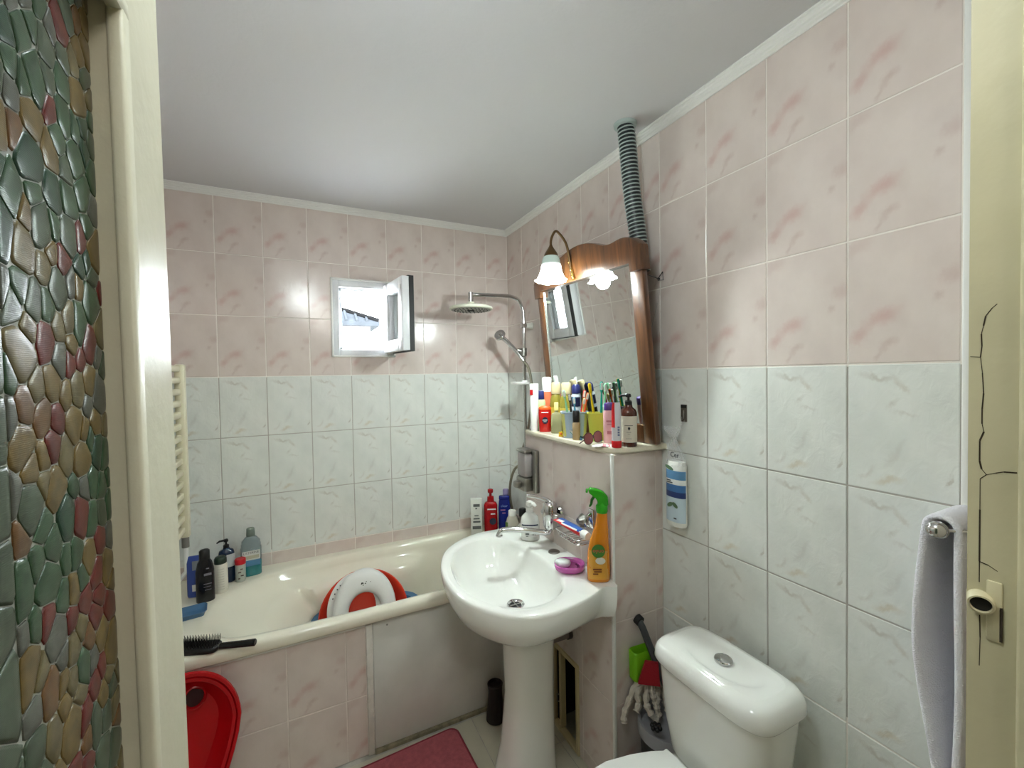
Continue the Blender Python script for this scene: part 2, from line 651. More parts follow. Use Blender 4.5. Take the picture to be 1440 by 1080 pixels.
def jamb_line(name, pts, r):
    b = MB()
    P = [(0.5198, y, z) for y, z in pts]
    for p, q in zip(P[:-1], P[1:]):
        r0 = r * random.uniform(0.35, 1.05)
        dy, dz = q[1] - p[1], q[2] - p[2]
        L = sqrt(dy * dy + dz * dz) + 1e-9
        ny, nz_ = -dz / L * r0, dy / L * r0
        b.add([(p[0], p[1] + ny, p[2] + nz_), (p[0], p[1] - ny, p[2] - nz_), (q[0], q[1] - ny, q[2] - nz_), (q[0], q[1] + ny, q[2] + nz_),
               (p[0] + 0.002, p[1], p[2]), (q[0] + 0.002, q[1], q[2])], [(0, 1, 2, 3), (0, 3, 5, 4), (1, 4, 5, 2)])
    return b.build(name, CRACK, door_2, 0)


def jp(x, y):
    return (0.155 - (x - 1365) * 0.000413, jz(y))


jamb_line('crack', [jp(1403, 437), jp(1396, 442), jp(1387, 452), jp(1384, 465), jp(1381, 476), jp(1382, 493), jp(1380, 508), jp(1383, 530), jp(1385, 558), jp(1383, 580), jp(1383, 600), jp(1386, 611), jp(1380, 624), jp(1380, 652)], 0.0006)
jamb_line('crack', [jp(1380, 652), jp(1383, 663), jp(1390, 670), jp(1381, 677), jp(1381, 720), jp(1381, 793), jp(1381, 822)], 0.0006)
jamb_line('crack', [jp(1390, 670), jp(1403, 666), jp(1414, 663), jp(1432, 662)], 0.0006)
jamb_line('crack', [jp(1381, 793), jp(1394, 795), jp(1407, 800)], 0.0005)
jamb_line('crack', [jp(1365, 507), jp(1380, 508)], 0.0005)
jamb_line('crack', [jp(1382, 868), jp(1383, 900), jp(1382, 940)], 0.0004)
MB().box(0.5185, 0.524, 0.1345, 0.1360, jz(895), jz(848)).build('strike_slot', CRACK, door_2, 0)
MB().rbox(0.5185, 0.524, 0.1345, 0.1440, jz(898), jz(815), 0.001).build('strike_plate', CREAM_D, door_2)
kp = MB()
prof = []
Mk = Matrix.Translation((0.5175, 0.1467, jz(847))) @ Matrix.Rotation(radians(17), 4, 'Z') @ Matrix.Rotation(radians(-98), 4, 'Y')
kp.lathe([(0.0085, -0.012), (0.0085, 0.004), (0.0081, 0.0060), (0.0068, 0.0062), (0.0066, 0.004), (0.0066, -0.004)], 28, cap0=True, cap1=True)
kp.xform(Mk)
kp.build('latch_keeper', CREAM_D, door_2)
kd = MB().lathe([(0.0064, 0.0030), (0.0064, 0.0038)], 24)
kd.xform(Mk)
kd.build('keeper_hole_shade', RUBBER, door_2, 0)  # black disc stands in for the darkness inside the keeper

# ------------------------------------------------------------------ glazed door leaf at the left, pebbled coloured glass
LX, GX = -0.1025, -0.118
door_1 = bpy.data.objects.new('door_1', None)
COL.objects.link(door_1)
struct(door_1)
door_1.matrix_world = Matrix.Translation((0, 0, ZC)) @ Matrix.Rotation(radians(-0.4), 4, 'Y') @ Matrix.Translation((0, 0, -ZC))
GZ0, GZ1 = 0.35, 1.777
LY0, LY1 = -0.26, 0.472
stile = MB()
stile.box(-0.145, LX, 0.376, LY1, 0.0, 2.08)
stile.build('stile', CREAM, door_1, 0)
MB().box(-0.150, LX, LY0, -0.16, 0.0, 2.08).build('stile', CREAM, door_1, 0)
MB().box(-0.150, LX, -0.16, 0.376, GZ1, 2.08).build('top_rail', CREAM, door_1, 0)
MB().box(-0.150, LX, -0.16, 0.376, 0.0, GZ0).build('bottom_rail', CREAM, door_1, 0)
bead = MB()
bead.rbox(LX - 0.006, LX + 0.0035, 0.3735, 0.3875, GZ0, GZ1, 0.0025)
bead.build('glazing_bead', CREAM, door_1)
MB().rbox(LX - 0.006, LX + 0.0035, -0.16, 0.3875, GZ1 - 0.004, GZ1 + 0.010, 0.0025).build('glazing_bead', CREAM, door_1)
MB().rbox(-0.145, LX - 0.0015, LY1, LY1 + 0.006, 0.0, 2.08, 0.002).build('edge_strip', CREAM, door_1)
struct(MB().box(-0.20, -0.150, 0.40, 0.53, 0, 2.12).build('trim_5', CREAM, smooth=0))

PANE = mat('grey_matrix_of_coloured_glass', (168, 172, 166), 0.4, trans=0.0, noise=0.18, nscale=60)
pane = MB().box(GX - 0.004, GX, -0.16, 0.376, GZ0, GZ1).build('glass_pane', PANE, door_1, 0)


def pebble_mat(name, rgb):
    m = mat(name, tuple(int(c * 0.76) for c in rgb), 0.30, spec=0.35, noise=0.3, nscale=90)
    k = NT(m)
    b = k.t.nodes['Principled BSDF']
    tc = k.n('ShaderNodeTexCoord')
    wv = k.n('ShaderNodeTexWave')
    wv.bands_direction = 'Z'
    wv.inputs['Scale'].default_value = 330
    wv.inputs['Distortion'].default_value = 2.0
    k.l(tc.outputs['Object'], wv.inputs['Vector'])
    bp = k.n('ShaderNodeBump')
    bp.inputs['Strength'].default_value = 0.10
    bp.inputs['Distance'].default_value = 0.0006
    k.l(wv.outputs['Fac'], bp.inputs['Height'])
    k.l(bp.outputs['Normal'], b.inputs['Normal'])
    return m


PEB = [pebble_mat('green_glass', (66, 100, 70)), pebble_mat('deep_green_glass', (42, 80, 58)), pebble_mat('grey_green_glass', (88, 104, 84)),
       pebble_mat('amber_glass', (136, 114, 62)), pebble_mat('straw_glass', (132, 120, 82)), pebble_mat('ochre_glass', (128, 92, 50)),
       pebble_mat('ruby_glass', (122, 44, 38)), pebble_mat('clear_grey_glass', (110, 114, 104))]


def clip(poly, px_, py_, nx, ny):
    out = []
    for i in range(len(poly)):
        a, b = poly[i], poly[(i + 1) % len(poly)]
        da, db = (a[0] - px_) * nx + (a[1] - py_) * ny, (b[0] - px_) * nx + (b[1] - py_) * ny
        if da <= 0:
            out.append(a)
        if da * db < 0:
            t = da / (da - db)
            out.append((a[0] + (b[0] - a[0]) * t, a[1] + (b[1] - a[1]) * t))
    return out


def pebbles(y0, y1, z0, z1, n, seed):
    """irregular pebbles filling a rectangle: relaxed cells, drawn in by a seam, softened and domed"""
    R = random.Random(seed)
    pts = []
    tries = 0
    dmin = 0.80 * sqrt((y1 - y0) * (z1 - z0) / n)
    while len(pts) < n and tries < 60000:
        tries += 1
        p = (R.uniform(y0, y1), R.uniform(z0, z1), R.uniform(0.62, 1.25))
        if all((p[0] - q[0]) ** 2 + ((p[1] - q[1]) * 0.78) ** 2 > (dmin * 0.5 * (p[2] + q[2])) ** 2 for q in pts):
            pts.append(p)
    cells = []
    for i, p in enumerate(pts):
        poly = [(y0, z0), (y1, z0), (y1, z1), (y0, z1)]
        for q in pts:
            if q is p:
                continue
            dx, dz = q[0] - p[0], (q[1] - p[1])
            d2 = dx * dx + dz * dz
            if d2 > (dmin * 4.5) ** 2:
                continue
            t = 0.5 + 0.16 * (p[2] ** 2 - q[2] ** 2)
            poly = clip(poly, p[0] + dx * t, p[1] + dz * t, dx, dz * 0.75)
            if len(poly) < 3:
                break
        if len(poly) >= 3:
            cells.append((p, poly))
    return cells


def pebble_mb(poly, seam=0.00035, dome=0.0011, stuff=None):
    cx = sum(p[0] for p in poly) / len(poly)
    cz = sum(p[1] for p in poly) / len(poly)
    # resample, pull in by the seam, round the corners
    ring = []
    m = len(poly)
    for i in range(m):
        a, b = poly[i], poly[(i + 1) % m]
        for t in (0.14, 0.86):
            ring.append((a[0] + (b[0] - a[0]) * t, a[1] + (b[1] - a[1]) * t))
    def shrink(k, d):
        out = []
        for y, z in ring:
            L = sqrt((y - cx) ** 2 + (z - cz) ** 2) + 1e-9
            s_ = max(L * k - d, L * 0.1) / L
            out.append((cx + (y - cx) * s_, cz + (z - cz) * s_))
        return out
    b = stuff or MB()
    rings = []
    for k, d, h in ((1, seam, 0), (0.975, seam, dome * 0.55), (0.86, seam, dome * 0.85), (0.5, seam * 0.6, dome)):
        rings.append([(h, y, z) for y, z in shrink(k, d)])
    b.loft(rings, False, True)
    return b, cx, cz


cells = pebbles(0.268, 0.376, 1.13, GZ1, 299, 5)
# clusters of red and of green, as in the picture, with amber between them
reds = [(0.352, 1.545), (0.346, 1.615), (0.30, 1.545), (0.312, 1.50), (0.335, 1.34), (0.30, 1.25), (0.345, 1.40), (0.315, 1.30)]
greens = [(0.30, 1.70), (0.33, 1.62), (0.355, 1.46), (0.34, 1.23), (0.30, 1.42), (0.26, 1.62), (0.335, 1.68)]
for p, poly in cells:
    b, cy_, cz_ = pebble_mb(poly)
    area = 0.5 * abs(sum(poly[i][0] * poly[(i + 1) % len(poly)][1] - poly[(i + 1) % len(poly)][0] * poly[i][1] for i in range(len(poly))))
    dr = min(sqrt((cy_ - a) ** 2 + (cz_ - c) ** 2) for a, c in reds)
    dg_ = min(sqrt((cy_ - a) ** 2 + (cz_ - c) ** 2) for a, c in greens)
    r = random.random()
    if dr < 0.0125 or r < 0.035:
        mi = 6
    elif dg_ < 0.036:
        mi = 0 if r < 0.35 else (1 if r < 0.55 else (2 if r < 0.75 else (3 if r < 0.9 else 7)))
    else:
        mi = (3 if r < 0.32 else 4 if r < 0.56 else 5 if r < 0.68 else 2 if r < 0.78 else 0 if r < 0.88 else 7)
    o = b.build('pebble', PEB[mi], pane, 50)
    o.location.x = GX
rest = MB()
for (a, c) in ((0.205, 1.13),):
    for p, poly in pebbles(-0.16, 0.268, 1.13, GZ1, 420, 8):
        pebble_mb(poly, stuff=rest)
    for p, poly in pebbles(-0.16, 0.376, GZ0, 1.13, 420, 9):
        pebble_mb(poly, stuff=rest)
rest.v = [(x + GX, y, z) for x, y, z in rest.v]
ro = rest.build('pebble_field', PEB[2], pane, 50)
ro['kind'] = 'stuff'

# ------------------------------------------------------------------ window, open sash, what stands outside
window_1 = bpy.data.objects.new('window_1', None)
COL.objects.link(window_1)
struct(window_1)
wx0, wx1, wz0, wz1 = 0.150, 0.482, 1.632, 2.055
rev = MB()
for (a, b_, c, d) in ((wx0, wx0 + 0.010, wz0, wz1), (wx1 - 0.010, wx1, wz0, wz1), (wx0, wx1, wz0, wz0 + 0.010), (wx0, wx1, wz1 - 0.010, wz1)):
    rev.rbox(a, b_, YB - 0.006, YB + 0.02, c, d, 0.002)
rev.build('border_strip', CORN, window_1)
fx0, fx1, fz0, fz1 = 0.192, 0.440, 1.674, 2.008
fr = MB()
for (a, b_, c, d) in ((wx0 + 0.008, fx0, wz0 + 0.008, wz1 - 0.008), (fx1, wx1 - 0.008, wz0 + 0.008, wz1 - 0.008), (fx0, fx1, wz0 + 0.008, fz0), (fx0, fx1, fz1, wz1 - 0.008)):
    fr.rbox(a, b_, YB + 0.002, YB + 0.07, c, d, 0.004)
fr.build('window_frame', UPVC, window_1)
fi = MB()
g = 0.014
for (a, b_, c, d) in ((fx0, fx0 + g, fz0, fz1), (fx1 - g, fx1, fz0, fz1), (fx0, fx1, fz0, fz0 + g), (fx0, fx1, fz1 - g, fz1)):
    fi.rbox(a, b_, YB + 0.030, YB + 0.070, c, d, 0.003)
fi.build('inner_rebate', UPVC, window_1)
rv = MB()
for (a, b_, c, d) in ((wx0, fx0, wz0, wz1), (fx1, wx1, wz0, wz1), (fx0, fx1, wz0, fz0), (fx0, fx1, fz1, wz1)):
    rv.box(a, b_, YB + 0.07, YB + 0.26, c, d)
rv.build('window_reveal', CEIL, window_1, 0)
# sash: hinged on the right, swung in to stand at right angles to the wall. local x runs from hinge to free edge
sash = bpy.data.objects.new('sash', None)
COL.objects.link(sash)
sash.parent = window_1
SL, SZ0, SZ1, STK = 0.300, 1.655, 2.028, 0.062
sash.matrix_world = Matrix.Translation((0.452, YB - 0.004, 0)) @ Matrix.Rotation(radians(-82.5), 4, 'Z')
sb = MB()
bw = 0.062
for (a, b_, c, d) in ((0, bw, SZ0, SZ1), (SL - bw, SL, SZ0, SZ1), (bw, SL - bw, SZ0, SZ0 + bw), (bw, SL - bw, SZ1 - bw, SZ1)):
    sb.rbox(a, b_, -STK / 2, STK / 2, c, d, 0.004)
so = sb.build('sash_frame', UPVC, sash)
GLASS = mat('clear_glass', (235, 242, 242), 0.03, trans=1.0, ior=1.45)
MB().box(bw - 0.004, SL - bw + 0.004, 0.004, 0.012, SZ0 + bw - 0.004, SZ1 - bw + 0.004).build('sash_pane', GLASS, sash, 0)
gs = MB()
gs.box(-0.0, SL, 0.022, 0.026, SZ0 - 0.003, SZ0).box(0, SL, 0.022, 0.026, SZ1, SZ1 + 0.003)
gs.box(SL, SL + 0.003, 0.006, 0.030, SZ0 - 0.003, SZ1 + 0.003)
gs.box(0.02, SL + 0.003, 0.000, 0.030, SZ1, SZ1 + 0.004).box(0.05, SL + 0.003, 0.000, 0.030, SZ0 - 0.004, SZ0)
gs.build('sash_gasket', RUBBER, sash, 0)
hg = MB()
for z in (SZ0 + 0.02, SZ1 - 0.03):
    hg.tube([(0.004, -0.010, z - 0.025), (0.004, -0.010, z + 0.025)], 0.008, 12)
hg.build('hinge', UPVC, sash)
for z in (SZ0 + 0.05, SZ1 - 0.05):
    MB().tube([(SL - 0.0305, -0.034, z), (SL - 0.0305, -0.030, z)], 0.012, 14).build('corner_cap', WPLAST, sash)

OUTW = mat('sunlit_white_render', (238, 238, 236), 0.9)
ROOFM = mat('dark_slate_metal_roof', (30, 32, 34), 0.9, spec=0.0, noise=0.25, nscale=3)
tn = thing('neighbour_house', 'pale house with grey blue metal hip roof outside the small window', 'building', (0, 12, -3.0))
MB().box(-7.0, 1.75, 0.35, 7.0, 0, 6.02).build('house_wall', OUTW, tn, 0)
rf = MB()
ex, ez, ey = 1.98, 6.0, 0.0
ap = (-3.2, 3.6, 8.05)
rf.add([(-8.4, ey, ez), (ex, ey, ez), ap, (ex, 7.2, ez), (-8.4, 7.2, ez), (-4.0, 3.6, 8.05), (-8.4, ey, ez - 0.10), (ex, ey, ez - 0.10), (ex, 7.2, ez - 0.10), (-8.4, 7.2, ez - 0.10)],
       [(0, 1, 2, 5), (1, 3, 2), (3, 4, 5, 2), (4, 0, 5), (0, 6, 7, 1), (1, 7, 8, 3), (3, 8, 9, 4), (4, 9, 6, 0), (6, 9, 8, 7)])
roof = rf.build('roof', ROOFM, tn, 0)
for k in range(24):
    x = ex - 0.35 - k * 0.26
    # rib rises from the eave until it meets the hip line
    t = min((ex - x) / (ex - ap[0]), 1.0)
    P1 = (x, ey + (ap[1] - ey) * t, ez + (ap[2] - ez) * t)
    MB().tube([(x, ey, ez + 0.02), (x, P1[1], P1[2] + 0.02)], 0.035, 6).build('roof_rib', ROOFM, roof, 0)
MB().tube([(ex, ey, ez + 0.03), (ap[0], ap[1], ap[2] + 0.03)], 0.06, 6).build('hip_cap', mat('dull_hip_cap', (10, 10, 10), 0.9, spec=0.0), roof, 0)
struct(MB().box(-30, 40, 2.9, 60, -3.2, -3.0).build('ground_outside', mat('pale_concrete_yard', (214, 210, 202), 0.9), smooth=0))

# ------------------------------------------------------------------ boxed-in ledge with its stone shelf
ZSH = 1.263
ledge = struct(MB().box(BX + 0.0016, XR + 0.002, YBOX0 + 0.0016, 1.380, 0, ZSH - 0.021).box(BX + 0.0016, XR + 0.002, 1.590, YBOX1, 0, ZSH - 0.021)
               .box(BX + 0.0016, XR + 0.002, 1.380, 1.590, 0.365, ZSH - 0.021).box(XR - 0.02, XR + 0.002, 1.380, 1.590, 0, 0.365).build('wall_ledge', PGROUT, smooth=0))
zl = [0.0] + [z for z in ZROWS if 0.01 < z < 1.24] + [ZSH - 0.021]
tiles(ledge, (BX, 0, 0), (0, -1, 0), (0, 0, 1), [-YBOX1, -1.556, -1.356, -YBOX0], zl, lambda u, v: PINK, hole=(-1.590, -1.380, -0.1, 0.365))
tiles(ledge, (0, YBOX0, 0), (1, 0, 0), (0, 0, 1), [BX, BX + 0.2, XR], zl, lambda u, v: PINK)
struct(MB().rbox(BX - 0.004, BX + 0.008, YBOX0 - 0.004, YBOX0 + 0.008, 0, ZSH - 0.021, 0.003).build('trim_6', CORN))
poly = [(XR + 0.001, 1.785), (0.953, 1.785), (0.945, 1.776)] + [(0.943 - 0.006 * sin(pi * k / 8), 1.776 - (1.776 - 1.26) * k / 8) for k in range(1, 8)]
poly += [(0.945, 1.235), (0.953, 1.196), (0.968, 1.168), (0.992, 1.153), (1.03, 1.146), (1.10, 1.144), (XR + 0.001, 1.142)]
mb = MB()
r0 = 0.006
cxp, cyp = 1.09, 1.46
def inset(pl, d):
    out = []
    for x, y in pl:
        L = sqrt((x - cxp) ** 2 + (y - cyp) ** 2)
        out.append((x if x > XR - 0.01 else x + (cxp - x) * d / L, y + (cyp - y) * d / L))
    return out
mb.loft([[(x, y, z) for x, y in inset(poly, d)] for z, d in ((ZSH - 0.0205, 0.004), (ZSH - 0.016, 0), (ZSH - 0.006, 0), (ZSH - 0.002, 0.002), (ZSH, 0.006))])
tag(mb.build('stone_shelf', MARBLE, smooth=30), 'cream stone shelf with rounded corner on the tiled ledge under the mirror', 'shelf')

# service hatch in the ledge front, near the floor
HATCHC = mat('yellowed_hatch_paint', (196, 182, 140), 0.4)
ht = thing('service_hatch', 'open cream framed service hatch in the pink ledge beside the basin pedestal', 'hatch', (BX, 1.485, 0))
hf = MB()
for (a, b_, c, d) in ((-0.105, -0.088, 0, 0.365), (0.088, 0.105, 0, 0.365), (-0.088, 0.088, 0.348, 0.365), (-0.088, 0.088, 0, 0.012)):
    hf.rbox(-0.008, 0.022, a, b_, c, d, 0.003)
hf.build('hatch_frame', HATCHC, ht)
dk = mat('hatch_shade_colour', (30, 27, 24), 0.9)  # near-black colour stands in for the shade inside the hatch
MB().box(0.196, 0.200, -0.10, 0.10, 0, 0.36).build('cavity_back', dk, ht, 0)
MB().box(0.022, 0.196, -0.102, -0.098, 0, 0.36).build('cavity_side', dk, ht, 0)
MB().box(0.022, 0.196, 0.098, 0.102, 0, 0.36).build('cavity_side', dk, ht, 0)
MB().box(0.020, 0.026, 0.044, 0.088, 0.012, 0.348).build('hatch_shade_sheet', dk, ht, 0)  # dark sheet stands in for the shaded gap beside the cream strip
hd = MB().rbox(0.000, 0.026, 0.030, 0.044, 0.014, 0.346, 0.002)
hdo = hd.build('hatch_door', HATCHC, ht)
MB().tube([(0.004, 0.043, 0.12), (-0.006, 0.050, 0.12), (-0.006, 0.050, 0.15), (0.004, 0.043, 0.15)], 0.003, 8).build('latch', CHROME2, hdo)

# ------------------------------------------------------------------ bathtub and its tiled front
tub = thing('bathtub', 'long cream bathtub built in under the small window', 'bathtub', (0, 0, 0))
TX0, TX1 = XL + 0.001, XR - 0.001
top_c = [(1.10, 1.85), (1.13, 2.10), (1.10, 2.36), (0.95, 2.405), (0.75, 2.41), (0.62, 2.408), (0.50, 2.40), (0.30, 2.395), (0.10, 2.385), (-0.08, 2.355), (-0.22, 2.29), (-0.32, 2.19), (-0.355, 2.08), (-0.345, 1.95), (-0.28, 1.85), (-0.15, 1.815), (0.05, 1.805), (0.30, 1.805), (0.55, 1.808), (0.75, 1.81), (0.95, 1.815)]
def insetc(d, arm=0.0, left=0.0):
    out = []
    for x, y in top_c:
        cx, cy = 0.40, 2.10
        L = sqrt((x - cx) ** 2 + (y - cy) ** 2)
        nx, ny = (x - cx) / L, (y - cy) / L
        xx = x - (d if x > 0.9 else 0) * (1 if nx > 0.5 else 0)
        yy = y - math.copysign(d, ny) * min(1, abs(ny) * 1.6)
        if arm and -0.1 < x < 0.56:
            yy -= math.copysign(arm, ny)
        if x < 0.2:
            xx = x + left * (0.2 - x) / 0.55
        out.append((xx, yy))
    return out
def ring_of(c, z):
    return [Vector((p.x, p.y, z)) for p in catmull([Vector((x, y, 0)) for x, y in c], 6)]
r_top = ring_of(top_c, TUBZ - 0.004)
def outer(z, d):
    out = []
    x0, x1, y0, y1 = TX0 + d * 0, TX1, TUBY + d, YB - 0.001
    cx, cy = 0.32, 2.105
    for p in r_top:
        dx, dy = p.x - cx, p.y - cy
        t = min(((x1 - cx) / dx) if dx > 0 else ((x0 - cx) / dx) if dx < 0 else 1e9, ((y1 - cy) / dy) if dy > 0 else ((y0 - cy) / dy) if dy < 0 else 1e9)
        out.append(Vector((cx + dx * t, cy + dy * t, z)))
    # snap the nearest samples onto the four corners
    for c in ((x0, y0), (x1, y0), (x0, y1), (x1, y1)):
        i = min(range(len(out)), key=lambda k: (out[k].x - c[0]) ** 2 + (out[k].y - c[1]) ** 2)
        out[i] = Vector((c[0], c[1], z))
    return out
def mid(a, b_, t, z):
    return [Vector((p.x + (q.x - p.x) * t, p.y + (q.y - p.y) * t, z)) for p, q in zip(a, b_)]
rings = [outer(TUBZ - 0.046, 0.018), outer(TUBZ - 0.046, 0.004), outer(TUBZ - 0.040, 0.0), outer(TUBZ - 0.014, 0.0), outer(TUBZ - 0.004, 0.004), outer(TUBZ, 0.014)]
rings.append(mid(outer(TUBZ, 0.014), r_top, 0.6, TUBZ))
rings.append(mid(outer(TUBZ, 0.014), r_top, 0.92, TUBZ - 0.0005))
rings.append(r_top)
for d, arm, left, z in ((0.008, 0, 0.02, TUBZ - 0.014), (0.014, 0.0, 0.06, TUBZ - 0.035), (0.018, 0.004, 0.12, TUBZ - 0.058), (0.022, 0.040, 0.18, TUBZ - 0.074), (0.028, 0.066, 0.22, TUBZ - 0.086), (0.034, 0.070, 0.26, TUBZ - 0.13), (0.045, 0.060, 0.34, TUBZ - 0.22), (0.065, 0.02, 0.48, 0.26), (0.085, 0.01, 0.58, 0.20), (0.13, 0.0, 0.66, 0.172), (0.22, 0, 0.70, 0.165)):
    rings.append(ring_of(insetc(d, arm, left), z))
mb = MB().loft(rings, False, True)
mb.build('tub_shell', ENAMEL, tub, 60)

apron = struct(MB().box(XL, 0.222, TUBY + 0.0216, TUBY + 0.05, 0, TUBZ - 0.047).build('wall_apron', PGROUT, smooth=0))
tiles(apron, (0, TUBY + 0.020, 0), (1, 0, 0), (0, 0, 1), [XL, -0.483, -0.279, -0.075, 0.130, 0.206], [0.0, 0.246, TUBZ - 0.056], lambda u, v: PINK)
struct(MB().rbox(0.206, 0.232, TUBY + 0.010, TUBY + 0.032, 0.0, TUBZ - 0.052, 0.004).build('trim_7', mat('greyed_white_strip', (206, 202, 194), 0.5, noise=0.1, nscale=30)))
struct(MB().rbox(XL, 0.206, TUBY + 0.012, TUBY + 0.022, TUBZ - 0.058, TUBZ - 0.047, 0.003).build('trim_8', CORN))
PANEL = mat('scuffed_grey_panel_paint', (206, 205, 199), 0.42, noise=0.07, nscale=7, bump=0.08, bscale=14)
ap_ = thing('access_panel', 'plain grey painted access panel of the bathtub front beside the basin', 'panel', (0.59, TUBY + 0.02, 0))
MB().rbox(-0.357, 0.366, 0, 0.014, 0.012, TUBZ - 0.050, 0.003).build('panel_board', PANEL, ap_)
MB().tube([(-0.30, -0.002, TUBZ - 0.075), (-0.30, 0.004, TUBZ - 0.075)], 0.004, 10).build('screw', CHROME2, ap_)
SEAL = mat('grimy_sealant', (128, 120, 98), 0.8, noise=0.35, nscale=40)
struct(MB().box(0.232, BX, TUBY + 0.006, TUBY + 0.022, 0, 0.012).build('baseboard_back', SEAL, smooth=0))

# ------------------------------------------------------------------ washbasin on pedestal
wb = thing('washbasin', 'white ceramic washbasin on a tall pedestal in front of the ledge', 'washbasin', (0, 0, 0))
ZB = 0.80
oc = [(0.956, 1.176), (0.90, 1.145), (0.82, 1.115), (0.73, 1.098), (0.64, 1.096), (0.555, 1.132), (0.485, 1.215), (0.443, 1.325), (0.438, 1.45), (0.462, 1.58), (0.515, 1.695), (0.60, 1.775), (0.70, 1.815), (0.80, 1.815), (0.89, 1.80), (0.956, 1.785)]
ic = [(0.838, 1.400), (0.828, 1.310), (0.790, 1.225), (0.725, 1.175), (0.645, 1.160), (0.575, 1.185), (0.515, 1.250), (0.482, 1.345), (0.478, 1.455), (0.502, 1.570), (0.553, 1.665), (0.625, 1.725), (0.705, 1.745), (0.770, 1.720), (0.815, 1.640), (0.835, 1.520)]
def closed2(c, z, sx=1.0, sy=1.0, cx=0.68, cy=1.45, seg=5, straight=False):
    n = len(c)
    pts = catmull([Vector((x, y, 0)) for x, y in c], seg)
    out = []
    for i, p in enumerate(pts):
        if straight and i >= (n - 1) * seg:      # the straight back between the last and the first point
            t = (i - (n - 1) * seg) / seg
            p = Vector(c[-1] + (0,)) * (1 - t) + Vector(c[0] + (0,)) * t
        x = cx + (p.x - cx) * sx
        if straight:
            x = p.x + (cx - p.x) * (1 - sx) * max(0, min(1, (0.956 - p.x) / 0.12))
        out.append(Vector((x, cy + (p.y - cy) * sy, z)))
    return out
# the two outlines start at different places: line the inner up with the outer by angle
oring = closed2(oc, ZB, straight=True)
iring0 = closed2(ic, ZB)
def by_angle(src, ring_, cx=0.68, cy=1.45):
    import bisect
    an = sorted((atan2(p.y - cy, p.x - cx), p) for p in ring_)
    an = [(a - 2 * pi, p) for a, p in an] + an + [(a + 2 * pi, p) for a, p in an]
    keys = [a for a, _ in an]
    out = []
    for q in src:
        a = atan2(q.y - cy, q.x - cx)
        k = bisect.bisect_left(keys, a)
        (a0, p0), (a1, p1) = an[k - 1], an[k]
        t = (a - a0) / max(a1 - a0, 1e-9)
        out.append(p0 + (p1 - p0) * t)
    return out
iring = by_angle(oring, iring0)
def sc2(ring_, s_, z, cx, cy):
    return [Vector((cx + (p.x - cx) * s_, cy + (p.y - cy) * s_, z)) for p in ring_]
def outr(z, s_, d=0.0):
    out = []
    for p in oring:
        k = max(0.0, min(1.0, (0.956 - p.x) / 0.30))
        ks = k * k * (3 - 2 * k)
        out.append(Vector((p.x + (0.70 - p.x) * (1 - s_) * ks, 1.44 + (p.y - 1.44) * (1 - (1 - s_) * (0.06 + 0.94 * k ** 1.3)), ZB - (ZB - z) * (0.50 + 0.50 * k))))
    return out
rings = [outr(ZB - 0.20, 0.40), outr(ZB - 0.185, 0.52), outr(ZB - 0.155, 0.72), outr(ZB - 0.115, 0.88), outr(ZB - 0.07, 0.965), outr(ZB - 0.035, 0.995), outr(ZB - 0.012, 1.0), outr(ZB - 0.004, 0.994), outr(ZB, 0.975)]
rings.append(mid(outr(ZB, 0.975), iring, 0.5, ZB - 0.001))
rings.append(mid(outr(ZB, 0.975), iring, 0.92, ZB - 0.003))
rings.append(sc2(iring, 1.0, ZB - 0.008, 0.68, 1.45))
DX, DY = 0.705, 1.425
for s_, z, t in ((0.97, ZB - 0.022, 0.0), (0.92, ZB - 0.050, 0.05), (0.84, ZB - 0.085, 0.15), (0.70, ZB - 0.115, 0.35), (0.48, ZB - 0.134, 0.6), (0.25, ZB - 0.143, 0.85), (0.10, ZB - 0.147, 1.0)):
    rings.append(sc2(iring, s_, z, 0.68 + (DX - 0.68) * t, 1.45 + (DY - 1.45) * t))
MB().loft(rings, True, True).build('bowl', CERAM, wb, 50)
ped = MB()
def pring(z, hx, hy, cx):
    return [(x + cx, y + 1.44, zz) for x, y, zz in sring(hx, hy, z, 2.6, 32)]
ped.loft([pring(0.0, 0.115, 0.105, 0.745), pring(0.012, 0.112, 0.103, 0.745), pring(0.10, 0.100, 0.094, 0.755), pring(0.30, 0.090, 0.088, 0.765), pring(0.50, 0.094, 0.094, 0.762), pring(0.60, 0.110, 0.112, 0.755), pring(0.635, 0.125, 0.130, 0.75)])
ped.build('pedestal', CERAM, wb, 50)
dr = MB().lathe([(0.0315, ZB - 0.1475), (0.0335, ZB - 0.1415), (0.0310, ZB - 0.1390), (0.0250, ZB - 0.1435), (0.0235, ZB - 0.146)], 28, (DX, DY), True, True)
dro = dr.build('drain_ring', CHROME, wb)
MB().lathe([(0.0230, ZB - 0.1470), (0.0230, ZB - 0.1452)], 24, (DX, DY)).build('drain_hole', BLACK, dro)
gr = MB()
for a in (0, pi / 2):
    gr.tube([(DX - 0.022 * cos(a), DY - 0.022 * sin(a), ZB - 0.1440), (DX + 0.022 * cos(a), DY + 0.022 * sin(a), ZB - 0.1440)], 0.0022, 6)
gr.build('drain_cross', CHROME2, dro)
MB().lathe([(0.0235, ZB - 0.002), (0.0235, ZB + 0.0015), (0.021, ZB + 0.004), (0.010, ZB + 0.0055)], 28, (0.905, 1.470)).build('tap_hole_cover', CHROME2, wb)
